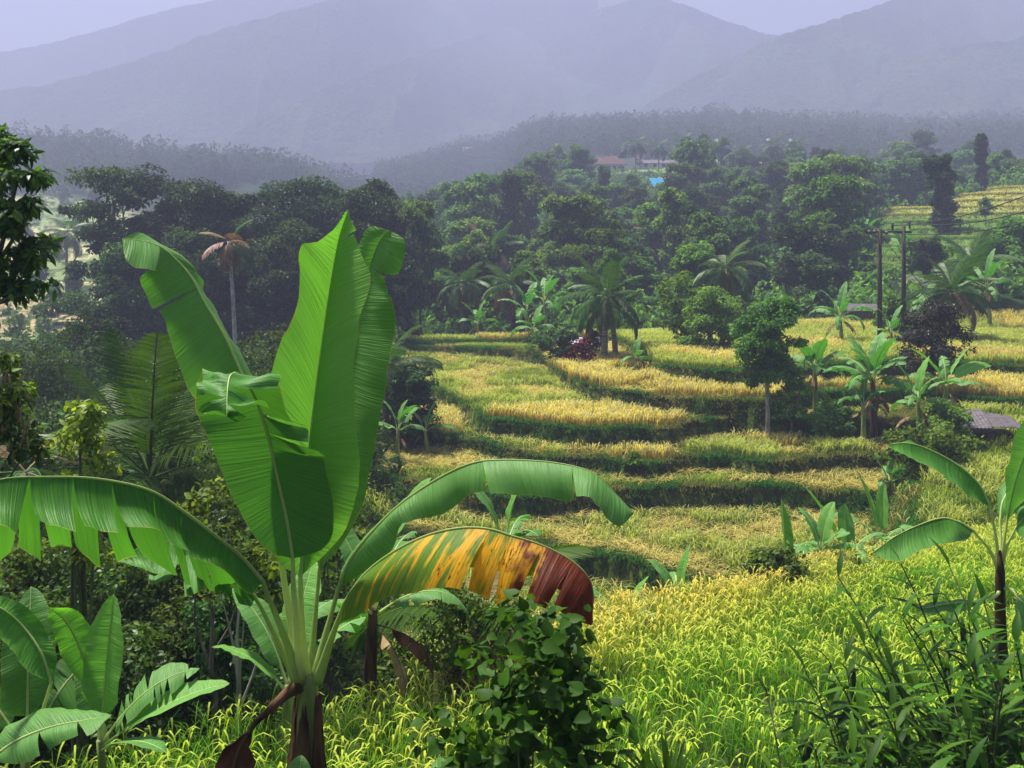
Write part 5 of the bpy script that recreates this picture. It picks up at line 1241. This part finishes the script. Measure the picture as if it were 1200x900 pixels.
shrub('dark_bush', 'low dark bush under the single-leaf banana beyond the paddy', at(905, 22.0), 511, .95, .9, 4200, .11, 'thicket', nb=8)
shrub('dark_bush', 'dark green bush behind the low banana plant past the paddy crest', at(858, 20.7), 512, .85, .8, 4200, .11, 'thicket', nb=8)
shrub('dark_bush', 'bush under the brown stems of the big dark banana plant', at(975, 50), 513, 1.7, 1.3, 3000, .18, 'mid', nb=7)
shrub('bright_bush', 'rounded bright green bush right between the power poles', at(1047, 74), 514, 3.0, 1.3, 3500, .2, 'yellow', nb=7)
shrub('dark_bush', 'dark bush at the right foot of the poles', at(1075, 66), 515, 1.9, 1.2, 2600, .2, 'dark', nb=6)
shrub('dark_bush', 'small dark bush on the middle straw terrace by the bank', at(745, 45.2), 516, .8, .5, 900, .13, 'thicket', nb=5)
shrub('maroon_shrub', 'dull maroon shrub at the foot of the hill terraces', at(1166, 112), 517, 2.0, 1.2, 900, .4, 'maroon', nb=5)
shrub('bright_bush', 'bush of green weeds where the far field meets the palms', at(648, 72), 518, 1.4, 1.8, 3500, .2, 'mid', nb=7)
shrub('dark_bush', 'dark leafy bush under the withering leaf', at(545, 13.2), 519, 1.55, .85, 4200, .07, 'thicket', nb=8)
shrub('dark_bush', 'leafy bush with yellow tips behind the base of the arching leaf', at(470, 14.5), 520, 3.4, .8, 4200, .075, 'thicket', nb=9)
# the thicket behind the paddy on the left, bush by bush
TH = [(8, 12.2, 2.3, .9, 'tall leafy bush below the torn leaf at the frame edge'), (52, 12.8, 2.5, .9, 'leafy thicket bush behind the dark broad-leaved banana plant'), (95, 13.0, 1.9, .9, 'thicket bush behind the fresh young banana plant'),
      (140, 12.6, 2.0, .9, 'thicket bush with yellow green tips right of the young banana plant'), (185, 13.2, 2.1, .95, 'dense thicket bush left of the two pale saplings'), (225, 13.8, 3.3, .9, 'tall thicket bush behind the darker sapling trunk'),
      (262, 13.0, 2.4, .8, 'low dark bush between the two sapling trunks'), (300, 14.5, 3.2, .9, 'thicket bush behind the left petioles of the large banana plant'), (20, 16.5, 2.4, 1.3, 'back thicket bush under the seed pod tree'),
      (85, 16.8, 2.2, 1.3, 'back thicket bush under the bright yellow bush'), (160, 17.5, 2.0, 1.3, 'back thicket bush in front of the young coconut palm'), (235, 18, 2.6, 1.3, 'back thicket bush right of the young coconut palm'),
      (305, 18.5, 4.2, 1.4, 'back thicket bush behind the front banana leaf'), (375, 19, 4.0, 1.4, 'back thicket bush behind the upright banana leaves'), (430, 20, 4.0, 1.3, 'back thicket bush right of the upright banana leaves'),
      (-40, 13, 3.0, 1.2, 'thicket bush cut by the frame edge below the seed pods'), (60, 24, 2.8, 1.8, 'hollow bush behind the bright yellow bush'), (120, 28, 3.4, 2.0, 'hollow bush left of the coconut palm trunk'), (210, 30, 4.5, 2.2, 'hollow bush right of the coconut palm fronds'),
      (40, 45, 4.2, 2.6, 'rounded hollow bush below the pale valley fields'), (110, 48, 5.0, 2.6, 'rounded hollow bush below the spreading dark tree'), (300, 36, 5.0, 2.4, 'hollow bush behind the bent banana leaf'), (390, 40, 5.5, 2.4, 'hollow bush behind the tall upright banana leaf')]
for i, (px, dd, H, R, lab) in enumerate(TH):
    shrub('thicket_bush', lab, at(px, dd, -.1), 530 + i, H, R, 5200 if dd < 22 else 5000, .075 if dd < 15 else .09 if dd < 22 else .16, 'dark' if dd > 22 else 'thicket' if i % 3 else 'near', nst=7, base=.04, nb=11, shape='leaf' if dd < 22 else 'diamond', ncl=11, tone=(0, .9 if i % 2 else .7))
for i, (px, dd, H, mt, lab) in enumerate([(249, 12.4, 3.0, 'bark', 'thin dark brown sapling trunk left of the pale one'), (280, 12.0, 2.0, 'palebark', 'thin pale grey sapling trunk beside the paddy')]):
    tree('sapling', lab, 'sapling', 570 + i, H, .045, [((.1, 0, H), (.35, .35, .3)), ((-.25, .1, H * .9), (.3, .3, .25)), ((.3, .2, H * .8), (.3, .3, .2))], 500, .08, 'thicket', mt, at(px, dd), shape='leaf')

# broad lance-leaved plants in the lower right corner
GP = [(845, 7.3, 1.45, 3, 'thin dark lance-leaved stem'), (905, 7.2, 1.75, 3, 'upright lance-leaved stem'), (945, 7.4, 2.05, 3, 'tallest feathery lance-leaved stem'), (990, 7.4, 2.0, 4, 'leaning lance-leaved clump'), (1035, 7.6, 2.2, 5, 'lance-leaved clump with pale tips'),
      (1080, 7.8, 2.4, 6, 'dense lance-leaved clump'), (1125, 8.0, 2.4, 6, 'glossy lance-leaved clump'), (1170, 8.2, 2.6, 6, 'broad lance-leaved clump'), (1215, 8.2, 2.7, 6, 'lance-leaved clump at the frame edge'), (1060, 6.6, 1.55, 4, 'low lance-leaved clump'),
      (1120, 6.6, 1.7, 5, 'low shaded lance-leaved clump'), (870, 6.3, .95, 3, 'short lance-leaved stem'), (1180, 6.8, 1.9, 5, 'low dark lance-leaved clump'), (960, 6.6, 1.35, 5, 'low feathery lance-leaved stem'), (1010, 6.9, 1.6, 6, 'bushy lance-leaved clump'), (1100, 7.2, 2.0, 6, 'close set lance-leaved clump'), (1150, 7.4, 2.15, 6, 'tangled lance-leaved clump')]
for i, (px, dd, H, ns, lab) in enumerate(GP):
    extra = ['behind the weeds nearest the spiky rosette', 'second from the spiky rosette', 'in the middle of the corner thicket', 'next to the feathery stem', 'with lit leaves under the maroon backed leaf', 'below the maroon backed banana leaf', 'left of the right banana stem',
             'around the right banana stem', 'beyond the lime creeper', 'in front of the pale tipped clump', 'left of the lime creeper', 'at the bottom edge right of the rosette', 'just above the lime creeper', 'in front of the tallest feathery stem', 'filling the gap right of the feathery stems', 'in front of the dense clump', 'between the right banana stem and the low shaded clump'][i]
    lance_plant('lance_leaved_plant', f'{lab} {extra}', at(px, dd), 600 + i, H * (.78 if px < 1110 else .92), ns + 4, 22 if i < 4 else 19, .21 if i < 4 else .27, .034 if i < 4 else .055, spread=.34)
# spiky rosette
root = thing('spiky_rosette', 'spiky rosette of stiff pointed leaves at the bottom edge right of the heart-leaved shrub', 'spiky plant', at(785, 6.4)); rg = np.random.default_rng(8)
mb = MB(); tube(mb, [(0, 0, -.2), (0, 0, .8), (0, 0, 1.5)], [.10, .08, .05], 8); mb.build('stem', M['sheath'], root)
mb = MB(); n = 70; an = rg.random(n) * 6.28; e_ = rg.uniform(.05, 1.45, n); ax = np.stack([np.cos(an) * np.cos(e_), np.sin(an) * np.cos(e_), np.sin(e_)], 1); nm = np.stack([-np.cos(an) * np.sin(e_), -np.sin(an) * np.sin(e_), np.cos(e_)], 1)
leaves(mb, np.array([0, 0, 1.3]) + ax * .04, ax, nm, .28 + .14 * rg.random(n), .035, (rg.random(n) * .8)[:, None] * np.ones(3), 'lance', .5, .2); mb.build('leaves', M['ginger'], root)
for i, (px, dd, lab) in enumerate([(505, 6.3, 'low broad leaf plant at the bottom edge left of the heart-leaved shrub'), (340, 6.9, 'low broad leaf plant poking up at the foot of the large banana stem')]):
    H = gz(P(px, 0, dd)[0], dd); ht = (270 - 930) / F * dd - H
    banana_plant('young_banana', lab, at(px, dd), 640 + i, max(.3, ht), .035, 3, .45, .17, leaflist=[(R_(0), .35, 1, .6, 'banana_deep'), (R_(185), .3, 1, .5, 'banana'), (R_(95), .9, .7, .6, 'banana')])
shrub('low_weed', 'small bright leafy weed at the bottom edge beside the heart-leaved shrub', at(560, 6.2), 655, 1.75, .3, 420, .07, 'near', shape='heart', ratio=.8, base=.6, nb=6, rs=.01)
# ---------------------------------------------------------------- poles, wires, huts and houses
d = 71.0; zb = gz(P(1044, 0, d)[0], d); o = Vector((P(1044, 0, d)[0], d, zb))
pole = thing('power_pole', 'twin timber power poles joined by one crossarm with insulators at the top field', 'power pole', o)
def lp(px, py, dd=d): return P(px, py, dd) - np.array(o)
def one(name, fn, mat, parent=pole):
    b = MB(); fn(b); return b.build(name, M[mat], parent)
for x_, yt in ((1031, 268), (1059, 265)):
    t_ = lp(x_, yt); one('post', lambda b: tube(b, [(t_[0], 0, -.6), (t_[0], 0, t_[2] * .5), (t_[0], 0, t_[2])], [.17, .15, .125], 10), 'pole')
ca = one('crossarm', lambda b: box(b, (lp(1041, 272)), (3.0, .12, .14)), 'steel')
for x_, y_ in ((1018, 272), (1024, 272), (1038, 273), (1046, 268), (1066, 266)):
    q_ = lp(x_, y_); k_ = np.linspace(0, 1, 9)[:, None]
    if y_ > 270: a0_, a1_ = q_ + np.array([0, -.30, .02]), q_ + np.array([0, .05, .02])
    else: a0_, a1_ = q_ + np.array([0, 0, -.12]), q_ + np.array([0, 0, .42])
    one('insulator', lambda b: tube(b, a0_ * (1 - k_) + a1_ * k_, [.05, .09, .05, .11, .05, .13, .06, .10, .03], 8), 'ceramic')
for x_ in (1031, 1059):
    t_ = lp(x_, 274); g_ = t_ + np.array([3.6, -.4, -4.6]); one('stay_wire', lambda b: tube(b, [t_, (t_ + g_) / 2, g_], .022, 4), 'wire')
for i, (x_, y_, ex, ey, lab) in enumerate([(1046, 264, 1345, 160, 'uppermost power wire rising from the crossarm over the hill terraces'), (1066, 262, 1345, 192, 'middle power wire passing before the hill terraces'), (1038, 272, 1345, 214, 'lowest power wire passing before the hill terraces')]):
    a0 = P(x_, y_, 71); a1 = P(ex, ey, 46); t = np.linspace(0, 1, 24)[:, None]; p = a0 * (1 - t) + a1 * t; p[:, 2] -= (4 * t * (1 - t))[:, 0] * .9
    b = MB(); tube(b, p, .03, 5); w_ = b.build('power_wire', M['wire']); tag(w_, lab, 'power wire')

def gable(b, w, l, h, over=.3, thick=.12):
    """two roof slopes along X, ridge on top; l along X, w along Y"""
    for sg in (1, -1):
        V = [(-l / 2 - over, 0, h), (l / 2 + over, 0, h), (l / 2 + over, sg * (w / 2 + over), -over * h / (w / 2)), (-l / 2 - over, sg * (w / 2 + over), -over * h / (w / 2))]
        V = np.array(V + [(v[0], v[1], v[2] - thick) for v in V])
        b.add(V, [(0, 1, 2, 3), (7, 6, 5, 4), (0, 4, 5, 1), (1, 5, 6, 2), (2, 6, 7, 3), (3, 7, 4, 0)], smooth=False)
def hip(b, w, l, h, over=.5):
    V = np.array([(-l / 2 - over, -w / 2 - over, 0), (l / 2 + over, -w / 2 - over, 0), (l / 2 + over, w / 2 + over, 0), (-l / 2 - over, w / 2 + over, 0), (-l / 2 + w / 2, 0, h), (l / 2 - w / 2, 0, h)])
    b.add(V, [(0, 1, 5, 4), (2, 3, 4, 5), (3, 2, 1, 0)], [(1, 2, 5), (3, 0, 4)], smooth=False)
def house(name, lab, px, dd, l, w, hw, hr, roof='tile', wall='white', rz=0.0, kind='hip', nwin=2, cat='house', dz=0, door=True):
    h = thing(name, lab, cat, at(px, dd, dz), rz)
    one('wall', lambda b: box(b, (0, 0, hw / 2 - .4), (l, w, hw + .8)), wall, h)
    b = MB(); (hip if kind == 'hip' else gable)(b, w, l, hr); r = b.build('roof', M[roof], h); r.location = (0, 0, hw + .02)
    for k in range(nwin):
        x_ = -l / 2 + l * (k + .8) / (nwin + .9); one('window', lambda b: box(b, (x_, -w / 2 - .03, hw * .55), (1.0, .07, 1.0)), 'opening', h)
    if door: one('door', lambda b: box(b, (l * .36, -w / 2 - .03, hw * .38), (.95, .07, hw * .72)), 'board', h)
    return h
house('village_house', 'red roofed house at the left end of the village plateau', 701, far_y(290), 5, 5, 3.2, 2.8, 'redtile', 'white')
house('village_house', 'long dark roofed house right of the red roofed one', 716, far_y(286), 8, 5, 2.2, 2.4, 'tile', 'white', .05, nwin=4)
house('village_house', 'dark roofed house with a white gable behind the long one', 737, far_y(296), 6, 6, 3.4, 2.8, 'tile', 'white', 1.2, 'gable')
house('village_house', 'long pale roofed shed at the right end of the village', 763, far_y(298), 13, 5, 1.8, 1.0, 'rust', 'white', -.06, 'gable', 4, 'shed')
house('village_house', 'small pale roofed shed beside the long pale one', 784, far_y(302), 7, 5, 1.7, 1.0, 'rust', 'board', .04, 'gable', 2, 'shed')
house('hillside_house', 'dark roofed house half hidden in the forest right of the banana leaf tip', 463, 150, 6.5, 5, 2.4, 2.0, 'tile', 'white', .25, 'gable', 2)
house('tarp_shelter', 'bright blue tarpaulin shelter in the forest below the village', 769, far_y(236), 3.6, 3, 1.4, 1.6, 'tarp', 'board', .5, 'gable', 0, 'shelter', 0, False)
house('hillside_house', 'small pink and white hut right of the blue tarpaulin', 782, far_y(238), 3.6, 3, 2.4, 1.0, 'rust', 'redtile', -.2, 'gable', 1, 'hut', 0)
house('field_shelter', 'small white roofed field shelter behind the red leaved shrub', 686, 71, 1.9, 1.6, .8, .25, 'tin', 'board', .1, 'gable', 0, 'shelter', 0, False)
house('field_shelter', 'pale roofed shed at the top field left of the power poles', 1008, 84, 1.8, 2.0, 1.0, .35, 'rust', 'board', -.1, 'gable', 0, 'shed', 0, False)
house('distant_house', 'tiny white house alone on the misty forest slope', 547, far_y(505), 5, 4, 2.5, 1.5, 'rust', 'white', .2, 'gable', 2, 'house', 4)
# the field hut with the sagging tin roof
h = thing('field_hut', 'low field hut with a sagging rusty tin roof among the banana plants', 'hut', at(1154, 44.8, -.3), -.12); h.scale = (.88, .88, .88)
gzv = 1.15
one('wall', lambda b: box(b, (.2, 0, gzv * .45 - .2), (1.7, 1.3, gzv * .9)), 'board', h)
def roofs(b, x0, x1, y0, y1, z0, z1, zx):
    xs, ys = np.meshgrid(np.linspace(x0, x1, 25), np.linspace(y0, y1, 5)); f = (ys - y0) / (y1 - y0)
    zs = z0 + (z1 - z0) * f + zx * (xs - x0) + .025 * np.sin(xs * 38) + .04 * np.sin(xs * 2.3 + ys)
    n = xs.size; V = np.concatenate([np.stack([xs.ravel(), ys.ravel(), zs.ravel()], 1), np.stack([xs.ravel(), ys.ravel(), zs.ravel() - .03], 1)])
    i = (np.arange(4)[:, None] * 25 + np.arange(24)[None]).ravel(); q1 = np.stack([i, i + 1, i + 26, i + 25], 1); b.add(V, np.vstack([q1, q1[:, ::-1] + n]), None)
one('roof', lambda b: roofs(b, -1.35, .1, -1.0, .9, gzv - .05, gzv + .45, .06), 'rust', h)
one('roof', lambda b: roofs(b, .0, 1.45, -1.1, .8, gzv + .10, gzv + .40, -.10), 'rust', h)
for x_ in (-1.15, -.4, 1.2):
    one('post', lambda b: tube(b, [(x_, -.8, -.3), (x_ + .08, -.78, gzv - .02)], .04, 6), 'board', h)
one('prop_pole', lambda b: tube(b, [(-1.3, -1.3, .0), (-.8, -.9, gzv - .05)], .03, 6), 'palebark', h)
